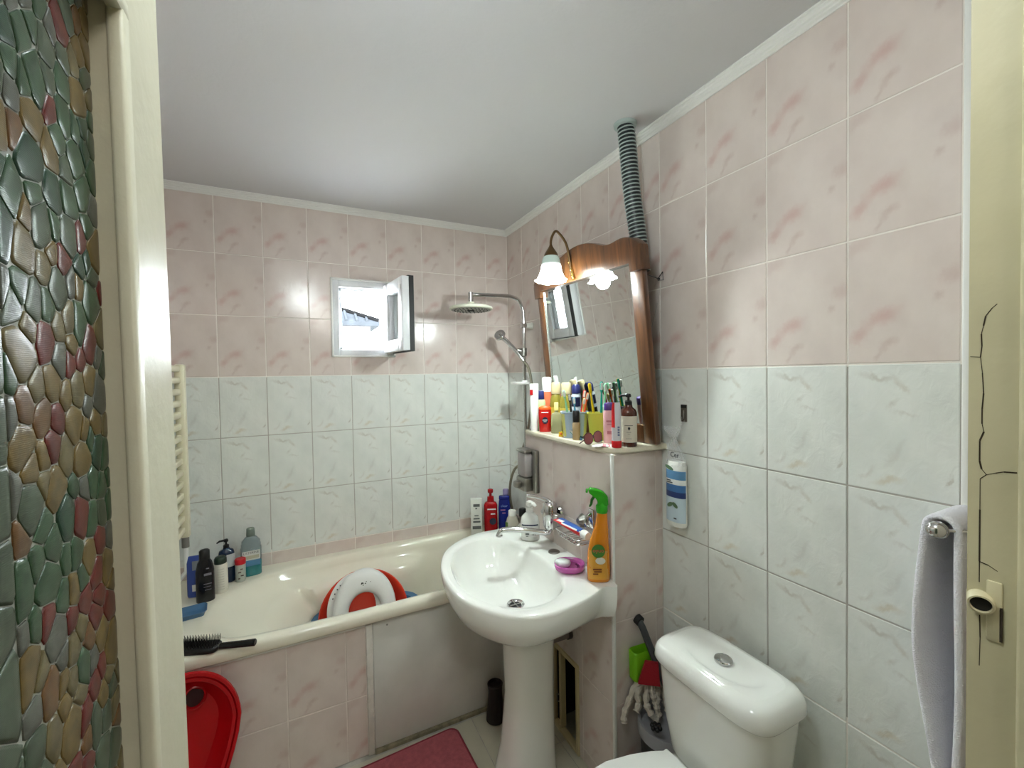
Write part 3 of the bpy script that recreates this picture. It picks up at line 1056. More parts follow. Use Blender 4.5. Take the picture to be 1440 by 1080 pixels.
# the trap pipe between pedestal and ledge
tp = thing('drain_pipe', 'grey waste pipe running from behind the pedestal into the ledge', 'pipe', (0.90, 1.44, 0.470))
MB().tube([(-0.040, 0, 0.0), (0.056, 0, 0.0)], 0.020, 16).build('pipe', mat('grey_waste_pipe', (122, 112, 108), 0.5), tp)
MB().tube([(0.040, 0, 0.0), (0.056, 0, 0.0)], 0.0245, 16).build('collar', mat('dark_pipe_collar', (70, 62, 58), 0.5), tp)

# wall tap
fa = thing('basin_tap', 'chrome wall tap with lever and long swivel spout above the washbasin', 'tap', (0.915, 1.513, 0.935))
b = MB().tube([(0.042, 0, 0), (0.034, 0, 0)], [0.034, 0.031], 20)
b.tube([(0.036, 0.045, 0), (0.012, 0.045, 0)], 0.015, 14).tube([(0.036, -0.045, 0), (0.012, -0.045, 0)], 0.015, 14)
b.build('wall_rose', CHROME, fa)
b = MB().tube([(0.010, 0.062, 0), (0.010, -0.062, 0)], 0.019, 16)
b.lathe([(0.022, -0.054), (0.028, -0.044), (0.0315, 0.0), (0.0315, 0.030), (0.028, 0.047), (0.021, 0.056), (0.008, 0.059)], 24)
b.build('tap_body', CHROME, fa)
b = MB().tube([(0.002, 0.002, 0.050), (-0.006, 0.020, 0.061), (-0.018, 0.048, 0.066), (-0.034, 0.090, 0.064), (-0.044, 0.115, 0.060)], [0.013, 0.011, 0.008, 0.0075, 0.007], 12)
b.build('lever', CHROME, fa)
sp = catmull([Vector(p) for p in ((0, 0, -0.048), (-0.001, 0.000, -0.060), (-0.012, 0.005, -0.071), (-0.040, 0.018, -0.068), (-0.10, 0.042, -0.057), (-0.155, 0.065, -0.053), (-0.186, 0.077, -0.056), (-0.196, 0.081, -0.068), (-0.197, 0.0815, -0.078))], 4, False)
MB().tube(sp, 0.0118, 12).tube([sp[-3], sp[-1]], 0.0145, 14).build('spout', CHROME, fa)

# wire soap basket, toothpaste lying in it
bk = thing('wire_soap_basket', 'chrome wire soap basket with suction foot on the pink ledge', 'basket', (0.905, 1.318, 0.908))
b = MB()
for z, k in ((0, 0.82), (0.022, 1.0)):
    pl = rrect(0, 0, 0.043 * k, 0.080 * k, 0.02, 4)
    pts = [(x, y, z) for x, y in pl]
    b.tube(pts + [pts[0], pts[1]], 0.0020, 6)
b.build('wire_rim', CHROME, bk)
for k in range(7):
    y = -0.054 + 0.018 * k
    MB().tube([(-0.042, y * 1.15, 0.022), (-0.034, y, 0), (0.034, y, 0), (0.042, y * 1.15, 0.022)], 0.0014, 6).build('wire', CHROME, bk)
MB().tube([(0.038, 0.02, 0.020), (0.046, 0.02, 0.046), (0.048, 0.02, 0.052)], 0.003, 8).build('hanger', CHROME2, bk)
b = MB().tube([(0.051, 0.02, 0.052), (0.042, 0.02, 0.052), (0.026, 0.02, 0.054)], [0.026, 0.022, 0.010], 20)
b.build('suction_foot', CHROME2, bk)
tpz = thing('toothpaste_tube', 'red white and blue toothpaste tube lying in the wire basket', 'toothpaste', M=Matrix.Translation((0.893, 1.318, 0.9505)) @ Matrix.Rotation(radians(4), 4, 'Z') @ Matrix.Rotation(radians(4), 4, 'X') @ Matrix.Scale(0.86, 4))
def tring(y, hx, hz, n=16):
    return [(hx * cos(2 * pi * i / n), y, hz * sin(2 * pi * i / n)) for i in range(n)]
b = MB()
b.loft([tring(0.105, 0.027, 0.0015), tring(0.095, 0.027, 0.002), tring(0.05, 0.026, 0.009), tring(0.0, 0.0235, 0.014), tring(-0.05, 0.020, 0.017), tring(-0.062, 0.018, 0.0165), tring(-0.068, 0.011, 0.011)])
for f_i, f in enumerate(b.f):
    c = [sum(b.v[i][k] for i in f) / len(f) for k in range(3)]
    b.m[f_i] = 1 if (c[0] < 0.0 and c[2] < 0.004) else (2 if (c[0] < -0.004 and c[2] < 0.009) else 0)
b.build('tube', [mat('blue_print', (42, 84, 160), 0.3), mat('red_print', (206, 28, 34), 0.3), WPLAST], tpz)
b = MB().tube([(0, -0.068, 0), (0, -0.078, 0), (0, -0.104, 0)], [0.016, 0.0185, 0.0165], 20)
b.build('cap', WPLAST, tpz)
hk = thing('robe_hook', 'rounded chrome robe hook on the ledge beside the orange spray bottle', 'hook', (BX - 0.001, 1.275, 0.985))
b = MB().rbox(-0.012, 0.0, -0.016, 0.016, -0.035, 0.038, 0.006)
b.build('back_plate', CHROME, hk)
MB().tube([(-0.010, 0, 0.02), (-0.026, 0, 0.012), (-0.034, 0, -0.012), (-0.028, 0, -0.026)], [0.008, 0.008, 0.007, 0.006], 10).build('hook_arm', CHROME, hk)

# soap dispenser on the ledge
sd = thing('wall_soap_dispenser', 'tall grey wall soap dispenser on the left end of the ledge', 'dispenser', (BX - 0.001, 1.735, 1.080))
b = MB().rbox(-0.022, 0, -0.068, -0.036, -0.098, 0.098, 0.006).rbox(-0.014, 0, -0.068, 0.062, -0.098, 0.098, 0.005)
b.build('back_plate', CHROME2, sd)
MB().rbox(-0.058, -0.010, -0.034, 0.058, -0.095, -0.030, 0.010).build('lower_housing', CHROME2, sd)
MB().rbox(-0.058, -0.010, -0.034, 0.058, 0.082, 0.098, 0.008).build('top_housing', CHROME2, sd)
MB().rbox(-0.052, -0.012, -0.028, 0.052, -0.030, 0.082, 0.008).build('soap_window', mat('smoky_plastic', (150, 142, 142), 0.12, coat=0.5), sd)
MB().rbox(-0.086, -0.055, -0.004, 0.036, -0.080, -0.048, 0.008).build('push_button', CHROME2, sd)

# ------------------------------------------------------------------ mirror leaning out from the ledge, its lamp, the vent duct
WOODM = bpy.data.materials.new('varnished_brown_wood')
WOODM.use_nodes = True
_k = NT(WOODM)
_b = _k.t.nodes['Principled BSDF']
_tc = _k.n('ShaderNodeTexCoord')
_mp = _k.n('ShaderNodeMapping')
_mp.inputs['Scale'].default_value = (26, 3.2, 26)
_k.l(_tc.outputs['Object'], _mp.inputs['Vector'])
_nz = _k.n('ShaderNodeTexNoise')
_nz.inputs['Scale'].default_value = 1.6
_nz.inputs['Detail'].default_value = 8
_nz.inputs['Distortion'].default_value = 0.8
_k.l(_mp.outputs[0], _nz.inputs['Vector'])
_cr = _k.n('ShaderNodeValToRGB')
_cr.color_ramp.elements[0].position = 0.32
_cr.color_ramp.elements[1].position = 0.72
_cr.color_ramp.elements[0].color = lin((60, 34, 17)) + (1,)
_cr.color_ramp.elements[1].color = lin((112, 72, 40)) + (1,)
_k.l(_nz.outputs['Fac'], _cr.inputs['Fac'])
_k.l(_cr.outputs['Color'], _b.inputs['Base Color'])
_b.inputs['Roughness'].default_value = 0.28
_b.inputs['Coat Weight'].default_value = 0.4

psi, th = -0.055, 0.100
du = Vector((sin(psi), cos(psi), 0))
nr = Vector((-cos(psi), sin(psi), 0))            # towards the room
dv = Vector((0, 0, 1)) * cos(th) + nr * sin(th)
nw = du.cross(dv)                                # towards the wall
MM = Matrix((du, dv, nw)).transposed().to_4x4()
MM.translation = Vector((1.126, 1.126, ZSH + 0.001))
MW = 0.664
mi_ = thing('wall_mirror', 'tall mirror in a brown wooden frame with wavy crown leaning out over the shelf', 'mirror', M=MM)
MB().rbox(0, 0.058, 0, 0.66, 0.0, 0.024, 0.004).build('side_rail', WOODM, mi_)
MB().rbox(MW - 0.050, MW, 0, 0.66, 0.0, 0.024, 0.004).build('side_rail', WOODM, mi_)
MB().rbox(0.058, MW - 0.050, 0.0, 0.07, 0.0, 0.024, 0.004).build('bottom_rail', WOODM, mi_)
crown = [(-0.012, 0.618), (0.046, 0.618), (0.048, 0.650)] + [(0.06 + 0.55 * k / 10, 0.650) for k in range(11)] + [(MW - 0.046, 0.622), (MW + 0.006, 0.622)]
top_c_ = [(MW + 0.006, 0.680), (0.655, 0.704), (0.62, 0.726), (0.54, 0.742), (0.434, 0.768), (0.36, 0.784), (0.292, 0.784), (0.231, 0.770), (0.175, 0.748), (0.135, 0.742), (0.084, 0.747), (0.05, 0.742), (0.02, 0.727), (-0.008, 0.704)]
crown += [(p.x, p.y) for p in catmull([Vector((x, y, 0)) for x, y in top_c_], 3, False)]
cb = MB()
def cin(d):
    return [(x + (d if x < 0.0 else (-d if x > MW else 0)), y - (d if y > 0.66 else 0)) for x, y in crown]
cb.loft([[(x, y, z) for x, y in cin(d)] for z, d in ((0.026, 0), (-0.008, 0), (-0.013, 0.002), (-0.015, 0.006))])
cb.build('crown', WOODM, mi_, 30)
MIRR = mat('mirror_silver', (225, 230, 228), 0.015, 1.0)
MB().box(0.052, MW - 0.044, 0.066, 0.664, 0.006, 0.010).build('mirror_glass', MIRR, mi_, 0)
for u_ in (0.0575, MW - 0.0525):
    MB().box(u_, u_ + 0.003, 0.070, 0.652, 0.001, 0.010).build('glass_edge', mat('bright_bevel', (205, 208, 204), 0.1, 0.8), mi_, 0)
MB().rbox(-0.004, MW + 0.004, 0.62, 0.70, 0.024, 0.034, 0.002).build('back_batten', WOODM, mi_)
wr = thing('mirror_tie_wires', 'two dark wires tying the top of the mirror to the wall', 'wire', (0, 0, 0))
pA = MM @ Vector((0.002, 0.600, 0.026))
MB().tube([pA, (XR - 0.006, 1.172, 1.868)], 0.0016, 6).build('wire', BLACK, wr)
MB().tube([MM @ Vector((0.002, 0.42, 0.026)), (XR - 0.006, 1.176, 1.78)], 0.0008, 6).build('wire', CHROME2, wr)
MB().tube([(XR + 0.004, 1.172, 1.868), (XR - 0.010, 1.172, 1.868)], 0.003, 8).tube([(XR - 0.007, 1.172, 1.868), (XR - 0.006, 1.150, 1.888), (XR - 0.006, 1.148, 1.858), (XR - 0.007, 1.172, 1.862)], 0.0018, 6).build('wall_hook', BLACK, wr)

BRONZE = mat('aged_bronze', (112, 88, 60), 0.35, 0.85)
BRASS = mat('polished_brass', (206, 170, 96), 0.2, 1.0)
lp = thing('mirror_lamp', 'lit bronze goose neck lamp with frilled white glass shade on the mirror crown', 'lamp', (0, 0, 0))
LC = Vector((0.912, 1.472, 0))
base = MM @ Vector((0.366, 0.690, -0.016))
b = MB()
q0, q1 = MM @ Vector((0.352, 0.655, -0.018)), MM @ Vector((0.374, 0.748, -0.018))
b.tube([q0, q0 + (q1 - q0) * 0.08, q1], [0.0090, 0.0075, 0.0065], 10)
b.build('wall_bracket', BRASS, lp)
for t in (0.12, 0.42, 0.78):
    p = q0 + (q1 - q0) * t
    MB().sphere(p + nr * 0.006, 0.0045, 10, 6).build('bracket_screw', BRASS, lp)
s0 = q0 + (q1 - q0) * 0.5 + nr * 0.004
arm = [s0 - Vector((0, 0, 0.03)), s0, s0 + Vector((-0.006, 0.002, 0.045)), s0 + Vector((-0.022, 0.000, 0.100)), s0 + Vector((-0.056, -0.002, 0.136)), Vector((LC.x + 0.024, LC.y + 0.006, 2.100)), Vector((LC.x + 0.002, LC.y, 2.064)), Vector((LC.x, LC.y, 2.028))]
MB().tube(catmull(arm, 5, False), 0.0052, 10).build('goose_neck', BRONZE, lp)
b = MB().lathe([(0.005, 2.044), (0.0075, 2.036), (0.012, 2.028), (0.020, 2.016), (0.027, 2.004), (0.0285, 1.996), (0.026, 1.994)], 24, (LC.x, LC.y))
b.build('shade_cap', BRONZE, lp)
# frilled opal shade: a bell whose lower edge flares into petals
def shade_ring(r, z, fr, dz):
    out = []
    for i in range(60):
        a = 2 * pi * i / 60
        s_ = abs(sin(3.5 * a)) ** 0.7
        out.append((LC.x + (r + fr * (1 - s_)) * cos(a), LC.y + (r + fr * (1 - s_)) * sin(a), z + dz * (1 - s_)))
    return out
SHADE = bpy.data.materials.new('lit_opal_glass')
SHADE.use_nodes = True
_k = NT(SHADE)
_b = _k.t.nodes['Principled BSDF']
_b.inputs['Base Color'].default_value = (0.52, 0.66, 0.60, 1)
_b.inputs['Roughness'].default_value = 0.25
_b.inputs['Emission Color'].default_value = (0.90, 1.0, 0.95, 1)
_g = _k.n('ShaderNodeNewGeometry')
_sx = _k.n('ShaderNodeSeparateXYZ')
_k.l(_g.outputs['Position'], _sx.inputs[0])
_mr = _k.n('ShaderNodeMapRange')
_mr.interpolation_type = 'SMOOTHSTEP'
_mr.inputs[1].default_value = 1.966
_mr.inputs[2].default_value = 1.926
_mr.inputs[3].default_value = 0.06
_mr.inputs[4].default_value = SHADE_EMIT
_k.l(_sx.outputs[2], _mr.inputs[0])
_k.l(_mr.outputs[0], _b.inputs['Emission Strength'])
b = MB()
prof = [(0.024, 1.998, 0, 0), (0.031, 1.993, 0, 0), (0.036, 1.980, 0, 0), (0.039, 1.960, 0, 0), (0.042, 1.937, 0.001, 0), (0.046, 1.917, 0.005, 0.001), (0.051, 1.902, 0.010, 0.003), (0.055, 1.893, 0.017, 0.008)]
b.loft([shade_ring(*p) for p in prof] + [shade_ring(p[0] - 0.002, p[1], p[2], p[3]) for p in reversed(prof)], False, False)
b.build('glass_shade', SHADE, lp, 60)
b = MB().sphere((LC.x, LC.y, 1.935), 0.021, 16, 10, (1, 1, 1.2))
b.build('bulb', mat('glowing_bulb', (255, 250, 240), 0.4, emit=(255, 246, 228), emit_s=14.0), lp, 60)
point_light('lamp_bulb_light', (LC.x, LC.y, 1.890), LAMP_W, 0.030, (0.90, 1.0, 1.0))

DUCTD = mat('dark_teal_duct', (24, 34, 36), 0.4)
DUCTL = mat('grey_duct_ridge', (168, 182, 180), 0.35)
dt = thing('vent_duct', 'ribbed grey green ventilation hose rising from behind the mirror to the ceiling', 'hose', (0, 0, 0))
pth = catmull([Vector(p) for p in ((1.083, 1.222, 2.425), (1.092, 1.222, 2.36), (1.112, 1.222, 2.18), (1.138, 1.220, 2.02), (1.150, 1.218, 1.90))], 12, False)
MB().tube(pth, 0.0300, 18).build('hose', DUCTD, dt)
rb = MB()
L_ = 0.0
step = 0.0135
acc = 0.0
for i in range(len(pth) - 1):
    a, c = pth[i], pth[i + 1]
    seg = (c - a).length
    while acc < seg:
        p = a + (c - a) * (acc / seg)
        t = (c - a).normalized()
        rb.tube([p - t * 0.0026, p - t * 0.0014, p + t * 0.0014, p + t * 0.0026], [0.0298, 0.0326, 0.0326, 0.0298], 18, caps=False)
        acc += step
    acc -= seg
o = rb.build('hose_ridges', DUCTL, dt)
o['kind'] = 'stuff'
b = MB().lathe([(0.0335, 2.418), (0.040, 2.420), (0.042, 2.4295), (0.033, 2.4295)], 28, (1.082, 1.222))
b.build('ceiling_collar', DUCTL, dt)

# ------------------------------------------------------------------ shower column
sh = thing('shower_column', 'chrome shower column with round rain head in the corner over the bath', 'shower', (0, 0, 0))
SX, SY = 1.140, 2.142
pts = [(SX, SY, 1.10), (SX, SY, 1.50), (SX, SY, 1.82), (SX - 0.004, SY, 1.885), (SX - 0.030, SY, 1.938), (SX - 0.075, SY, 1.958), (SX - 0.13, SY, 1.960), (0.84, SY, 1.955), (0.816, SY, 1.954)]
MB().tube([pts[0], pts[1], pts[2]] + catmull([Vector(p) for p in pts[2:7]], 5, False)[1:] + [pts[7], pts[8]], 0.0105, 14).build('riser_pipe', CHROME, sh)
MB().tube([(0.822, SY, 1.965), (0.822, SY, 1.908)], 0.0135, 14).build('elbow', CHROME, sh)
HEADM = mat('ivory_shower_plastic', (220, 222, 204), 0.35)
b = MB().lathe([(0.018, 1.915), (0.020, 1.903), (0.030, 1.898), (0.095, 1.892), (0.113, 1.886), (0.116, 1.880), (0.113, 1.874), (0.106, 1.872)], 40, (0.822, SY))
hd_ = b.build('rain_head', HEADM, sh)
MB().lathe([(0.105, 1.8715), (0.104, 1.870)], 36, (0.822, SY)).build('spray_plate', mat('grey_spray_plate', (150, 150, 142), 0.5), hd_)
nb = MB()
for rr_, k in ((0.030, 8), (0.050, 14), (0.070, 20), (0.088, 26)):
    for i in range(k):
        a = 2 * pi * i / k
        x, y = 0.822 + rr_ * cos(a), SY + rr_ * sin(a)
        nb.tube([(x, y, 1.8702), (x, y, 1.866)], [0.0030, 0.0018], 6)
o = nb.build('nozzles', mat('dark_nozzle_rubber', (70, 70, 66), 0.6), hd_)
o['kind'] = 'stuff'
b = MB()
for a in (0.3, 0.3 + pi / 2):
    b.tube([(0.822 - 0.022 * cos(a), SY - 0.022 * sin(a), 1.868), (0.822 + 0.022 * cos(a), SY + 0.022 * sin(a), 1.868)], 0.004, 6)
b.build('centre_cross', BLACK, hd_)
b = MB().tube([(SX - 0.018, SY, 1.800), (SX + 0.012, SY, 1.800)], 0.015, 16)
b.build('bracket_knob', CHROME, sh)
MB().tube([(SX + 0.012, SY, 1.80), (XR, SY, 1.80)], [0.012, 0.020], 16).build('wall_bracket', mat('greyed_white_plastic', (206, 204, 196), 0.4), sh)
MB().tube([(SX, SY, 1.12), (XR, SY, 1.12)], 0.012, 14).build('wall_bracket', CHROME, sh)
# hand shower in its slider
b = MB().tube([(SX - 0.004, SY, 1.628), (SX - 0.004, SY, 1.672)], 0.019, 14)
b.tube([(SX - 0.01, SY, 1.652), (SX - 0.036, SY + 0.012, 1.660)], 0.012, 12)
b.build('slider', CHROME2, sh)
hs = MB().tube([(SX - 0.012, SY - 0.012, 1.600), (SX - 0.036, SY + 0.010, 1.648), (SX - 0.075, SY + 0.062, 1.712), (SX - 0.095, SY + 0.095, 1.740), (SX - 0.100, SY + 0.106, 1.752)], [0.009, 0.0115, 0.0125, 0.014, 0.016], 14)
hs.build('hand_shower', CHROME, sh)
b = MB().lathe([(0.010, 0.018), (0.026, 0.012), (0.034, 0.002), (0.034, -0.008), (0.030, -0.011)], 26)
b.xform(Matrix.Translation((SX - 0.100, SY + 0.108, 1.752)) @ Matrix.Rotation(radians(35), 4, 'Z') @ Matrix.Rotation(radians(-62), 4, 'Y') @ Matrix.Rotation(pi, 4, 'X'))
b.build('hand_shower_head', CHROME, sh)
hose = [(SX - 0.010, SY - 0.014, 1.600), (SX + 0.016, SY - 0.030, 1.54), (SX + 0.024, SY - 0.040, 1.40), (SX + 0.010, SY - 0.010, 1.20), (SX - 0.006, SY + 0.035, 1.08), (SX - 0.012, SY + 0.066, 1.000), (SX - 0.005, SY + 0.066, 0.945), (SX + 0.022, SY + 0.030, 0.915), (XR - 0.004, SY + 0.02, 0.915)]
MB().tube(catmull([Vector(p) for p in hose], 6, False), 0.0075, 10).build('hose', mat('steel_hose', (138, 132, 118), 0.32, 0.9), sh)
hose2 = [(XR - 0.004, SY + 0.035, 1.000), (SX + 0.012, SY + 0.045, 1.000), (SX - 0.020, SY + 0.090, 0.975), (SX - 0.030, SY + 0.135, 0.90), (SX - 0.030, SY + 0.155, 0.80), (SX - 0.015, SY + 0.150, 0.70), (SX + 0.02, SY + 0.130, 0.64), (XR - 0.004, SY + 0.12, 0.63)]
MB().tube(catmull([Vector(p) for p in hose2], 6, False), 0.0080, 10).build('hose', MATS['steel_hose'], sh)
b = MB().lathe([(0.052, 1.468), (0.056, 1.474), (0.056, 1.482), (0.050, 1.480), (0.046, 1.474)], 24, (SX - 0.026, SY))
b.tube([(SX, SY, 1.462), (SX, SY, 1.490)], 0.017, 12)
b.build('soap_tray', WPLAST, sh)
b = MB().tube([(XR - 0.002, SY + 0.02, 0.915), (XR - 0.016, SY + 0.02, 0.915)], 0.022, 16)
b.build('hose_outlet', CHROME, sh)

# ------------------------------------------------------------------ toilet
to = thing('toilet', 'white close coupled toilet with chrome flush button against the right wall', 'toilet', (0, 0, 0))
TCX, TCY = 1.030, 0.789
def cring(z, hx, hy, e=4.4, cx=TCX, cy=TCY, n=56):
    return sring(hx, hy, z, e, n, (cx, cy))
b = MB().loft([cring(0.405, 0.080, 0.126), cring(0.42, 0.088, 0.136), cring(0.50, 0.094, 0.154), cring(0.62, 0.099, 0.168), cring(0.668, 0.101, 0.172)])
b.build('cistern', CERAM, to, 50)
def lidr(z, hx, hy, e=4.6):
    return cring(z, hx, hy, e)
b = MB().loft([lidr(0.664, 0.103, 0.174), lidr(0.667, 0.110, 0.181), lidr(0.673, 0.113, 0.184), lidr(0.694, 0.111, 0.182), lidr(0.707, 0.106, 0.177), lidr(0.716, 0.098, 0.169), lidr(0.7215, 0.087, 0.158), lidr(0.7245, 0.077, 0.146, 4.0)], True, False)
# shallow oval dish in the lid top, with the button in it
b.loft([lidr(0.7245, 0.077, 0.146, 4.0), lidr(0.7258, 0.072, 0.118, 2.3), lidr(0.7225, 0.067, 0.112, 2.1), lidr(0.7205, 0.056, 0.092, 2.0), lidr(0.7200, 0.02, 0.03, 2.0)], False, True)
b.build('cistern_lid', CERAM, to, 60)
b = MB().lathe([(0.0235, 0.7200), (0.0240, 0.7260), (0.0225, 0.7285), (0.0205, 0.7275), (0.010, 0.7305), (0.002, 0.7312)], 28, (TCX, TCY))
b.build('flush_button', CHROME, to)
BCX = 0.70
def bring(z, hx, hy, cx):
    return sring(hx, hy, z, 2.3, 40, (cx, TCY))
b = MB().loft([bring(0, 0.150, 0.105, 0.80), bring(0.02, 0.145, 0.100, 0.80), bring(0.14, 0.135, 0.092, 0.79), bring(0.24, 0.160, 0.115, 0.76), bring(0.32, 0.205, 0.155, 0.72), bring(0.375, 0.225, 0.160, BCX), bring(0.395, 0.226, 0.162, BCX), bring(0.400, 0.218, 0.155, BCX), bring(0.399, 0.165, 0.125, BCX - 0.01), bring(0.33, 0.14, 0.105, BCX), bring(0.22, 0.07, 0.06, BCX + 0.05)], True, True)
b.rbox(0.86, 1.115, TCY - 0.125, TCY + 0.125, 0.25, 0.405, 0.03)
b.build('toilet_bowl', CERAM, to, 50)
def seat_poly(k):
    out2 = [(0.905, -0.097 * k), (0.914, -0.085 * k), (0.914, 0.085 * k), (0.905, 0.097 * k), (0.87, 0.114 * k), (0.81, 0.133 * k)] + [(0.735 + 0.255 * cos(pi / 2 + pi * i / 20) * k, 0.148 * k * sin(pi / 2 + pi * i / 20)) for i in range(0, 21)] + [(0.81, -0.133 * k), (0.87, -0.114 * k)]
    return out2
b = MB().loft([[(x, TCY + y, z) for x, y in seat_poly(k)] for z, k in ((0.402, 0.99), (0.405, 1.0), (0.418, 1.0), (0.421, 0.985))])
b.build('seat_ring', WPLAST, to, 40)
b = MB().loft([[(x, TCY + y, z) for x, y in seat_poly(k)] for z, k in ((0.4225, 0.99), (0.426, 1.005), (0.436, 1.005), (0.442, 0.985), (0.445, 0.93))])
b.build('seat_lid', WPLAST, to, 40)
for y in (-0.08, 0.08):
    MB().tube([(0.912, TCY + y - 0.02, 0.428), (0.912, TCY + y + 0.02, 0.428)], 0.012, 12).build('hinge', WPLAST, to)

ip = thing('inlet_hose', 'dark grey plastic pipe from the ledge side wall down behind the toilet cistern', 'pipe', (0, 0, 0))
GP = mat('dark_grey_pipe', (66, 68, 70), 0.45)
pp = catmull([Vector(p) for p in ((1.062, YBOX0, 0.640), (1.064, 1.140, 0.620), (1.074, 1.120, 0.570), (1.084, 1.096, 0.515), (1.094, 1.076, 0.466), (1.112, 1.040, 0.40), (1.140, 1.000, 0.36), (1.185, 0.985, 0.35))], 6, False)
MB().tube(pp, 0.0125, 12).build('pipe', GP, ip)
MB().tube([(1.062, YBOX0, 0.640), (1.064, 1.148, 0.634)], 0.018, 14).build('wall_collar', RUBBER, ip)
MB().tube([(1.080, 1.108, 0.545), (1.094, 0.968, 0.570)], 0.008, 10).build('branch', RUBBER, ip)

# ------------------------------------------------------------------ small things: bottles, tubes, cups
INK = mat('dark_print', (52, 52, 56), 0.5)
INKW = mat('white_print', (232, 232, 228), 0.5)


def body(parent, name, prof, m, e=2.0, n=28):
    """prof: (z, hx, hy)"""
    return MB().loft([sring(hx, hy, z, e, n) for z, hx, hy in prof]).build(name, m, parent, 50)


def bars(parent, m, y, rows, name='print_line'):
    """rows: (x0, x1, z, half height) printed lines on a label"""
    b = MB()
    for x0, x1, z, h in rows:
        b.box(x0, x1, y - 0.0009, y - 0.0003, z - h, z + h)
    o = b.build(name, m, parent, 0)
    o['kind'] = 'stuff'
    return o


def pump_head(parent, z, m, L=0.03, r=0.006, dirx=-1.0):
    b = MB().lathe([(r * 2.0, z), (r * 2.0, z + 0.012), (r * 1.6, z + 0.014), (r * 0.7, z + 0.016), (r * 0.7, z + 0.030)], 16)
    b.lathe([(r * 1.5, z + 0.028), (r * 1.6, z + 0.034), (r * 1.2, z + 0.040), (r * 0.4, z + 0.041)], 16)
    b.tube([(0, 0, z + 0.035), (dirx * L * 0.7, 0, z + 0.034), (dirx * L, 0, z + 0.027)], [r * 0.9, r * 0.75, r * 0.5], 8)
    return b.build('pump', m, parent)


def place(name, label, cat, x, y, z, rz=None, group=None):
    return thing(name, label, cat, (x, y, z + 0.0003), face(x, y) if rz is None else rz, group)


# --- on the stone shelf
S = ZSH
t = place('toothpaste_tube', 'white and red tube standing at the far left end of the stone shelf', 'tube', 0.958, 1.710, S)
body(t, 'cap', [(0, 0.017, 0.014), (0.03, 0.017, 0.014)], WPLAST)
b = MB().loft([sring(0.018, 0.015, 0.03, 2, 20), sring(0.019, 0.013, 0.09, 2.2, 20), sring(0.020, 0.006, 0.17, 2.6, 20), sring(0.0205, 0.0022, 0.205, 3, 20), sring(0.0205, 0.0020, 0.217, 3, 20)])
b.build('tube', WPLAST, t, 50)
quad(t, 'red_patch', RED, -0.019, -0.005, 0.165, 0.190, -0.0075)
t = place('deodorant_bottle', 'pale green deodorant bottle with navy cap behind the red shower gel', 'bottle', 1.000, 1.724, S)
body(t, 'bottle', [(0, 0.021, 0.015), (0.10, 0.024, 0.016), (0.135, 0.022, 0.015), (0.142, 0.017, 0.013)], mat('pale_lime_plastic', (196, 214, 168), 0.35), 2.2)
body(t, 'cap', [(0.142, 0.0165, 0.013), (0.145, 0.0175, 0.014), (0.180, 0.016, 0.013), (0.184, 0.012, 0.010)], mat('navy_plastic', (26, 32, 88), 0.35), 2.2)
t = place('shower_gel_bottle', 'small red and orange shower gel bottle with dark oval label, front left of the shelf', 'bottle', 0.984, 1.660, S)
body(t, 'bottle', [(0, 0.024, 0.014), (0.004, 0.026, 0.016), (0.085, 0.029, 0.017), (0.100, 0.028, 0.016)], mat('red_orange_plastic', (196, 26, 22), 0.25), 2.6)
body(t, 'flip_cap', [(0.100, 0.0285, 0.0165), (0.104, 0.029, 0.017), (0.112, 0.026, 0.015), (0.117, 0.016, 0.010)], mat('orange_plastic', (236, 92, 30), 0.3), 2.6)
b = MB().lathe([(0.0135, 0), (0.0135, 0.0008)], 24)
b.xform(Matrix.Translation((0.001, -0.0172, 0.052)) @ Matrix.Scale(1.15, 4, (0, 0, 1)) @ Matrix.Rotation(pi / 2, 4, 'X'))
lb = b.build('oval_label', mat('navy_print', (30, 26, 50), 0.4), t)
bars(t, INKW, -0.0184, [(-0.010, 0.010, 0.054, 0.0016), (-0.006, 0.007, 0.047, 0.001)], 'label_print')
bars(t, INKW, -0.0172, [(-0.016, 0.016, 0.088, 0.0018)], 'cap_print')
t = place('lotion_bottle', 'tall white capped lotion bottle with orange band behind the navy cap', 'bottle', 1.052, 1.753, S)
body(t, 'bottle', [(0, 0.022, 0.016), (0.16, 0.024, 0.017), (0.175, 0.022, 0.016)], mat('white_orange_plastic', (226, 120, 84), 0.35), 2.4)
body(t, 'cap', [(0.176, 0.022, 0.016), (0.235, 0.023, 0.017), (0.244, 0.020, 0.014), (0.246, 0.012, 0.01)], WPLAST, 2.6)
AMB = mat('olive_clear_liquid', (176, 164, 66), 0.12, trans=0.35, coat=0.4)
GOLDC = mat('champagne_cap', (206, 188, 146), 0.35)
for (x, y, h, lab) in ((1.034, 1.643, 0.222, 'olive clear shampoo bottle with champagne cap, left of two alike'), (1.044, 1.574, 0.222, 'olive clear shampoo bottle with champagne cap, right one behind the toothbrush cup')):
    t = place('shampoo_bottle', lab, 'bottle', x, y, S, None, 'pair of olive shampoo bottles')
    body(t, 'bottle', [(0, 0.026, 0.017), (0.004, 0.028, 0.019), (0.10, 0.029, 0.019), (0.150, 0.025, 0.017), (0.165, 0.019, 0.014), (0.170, 0.016, 0.012)], AMB, 2.3)
    body(t, 'cap', [(0.170, 0.0215, 0.015), (0.174, 0.022, 0.0155), (0.215, 0.022, 0.0155), (h, 0.017, 0.012)], GOLDC, 2.4)
    patch(t, 'label', mat('gold_label', (198, 172, 70), 0.4), 0.0288, 0.019, 2.3, 0.05, 0.11)
t = place('perfume_bottle', 'small clear perfume bottle with square yellow cap beside the striped cup', 'bottle', 1.000, 1.588, S)
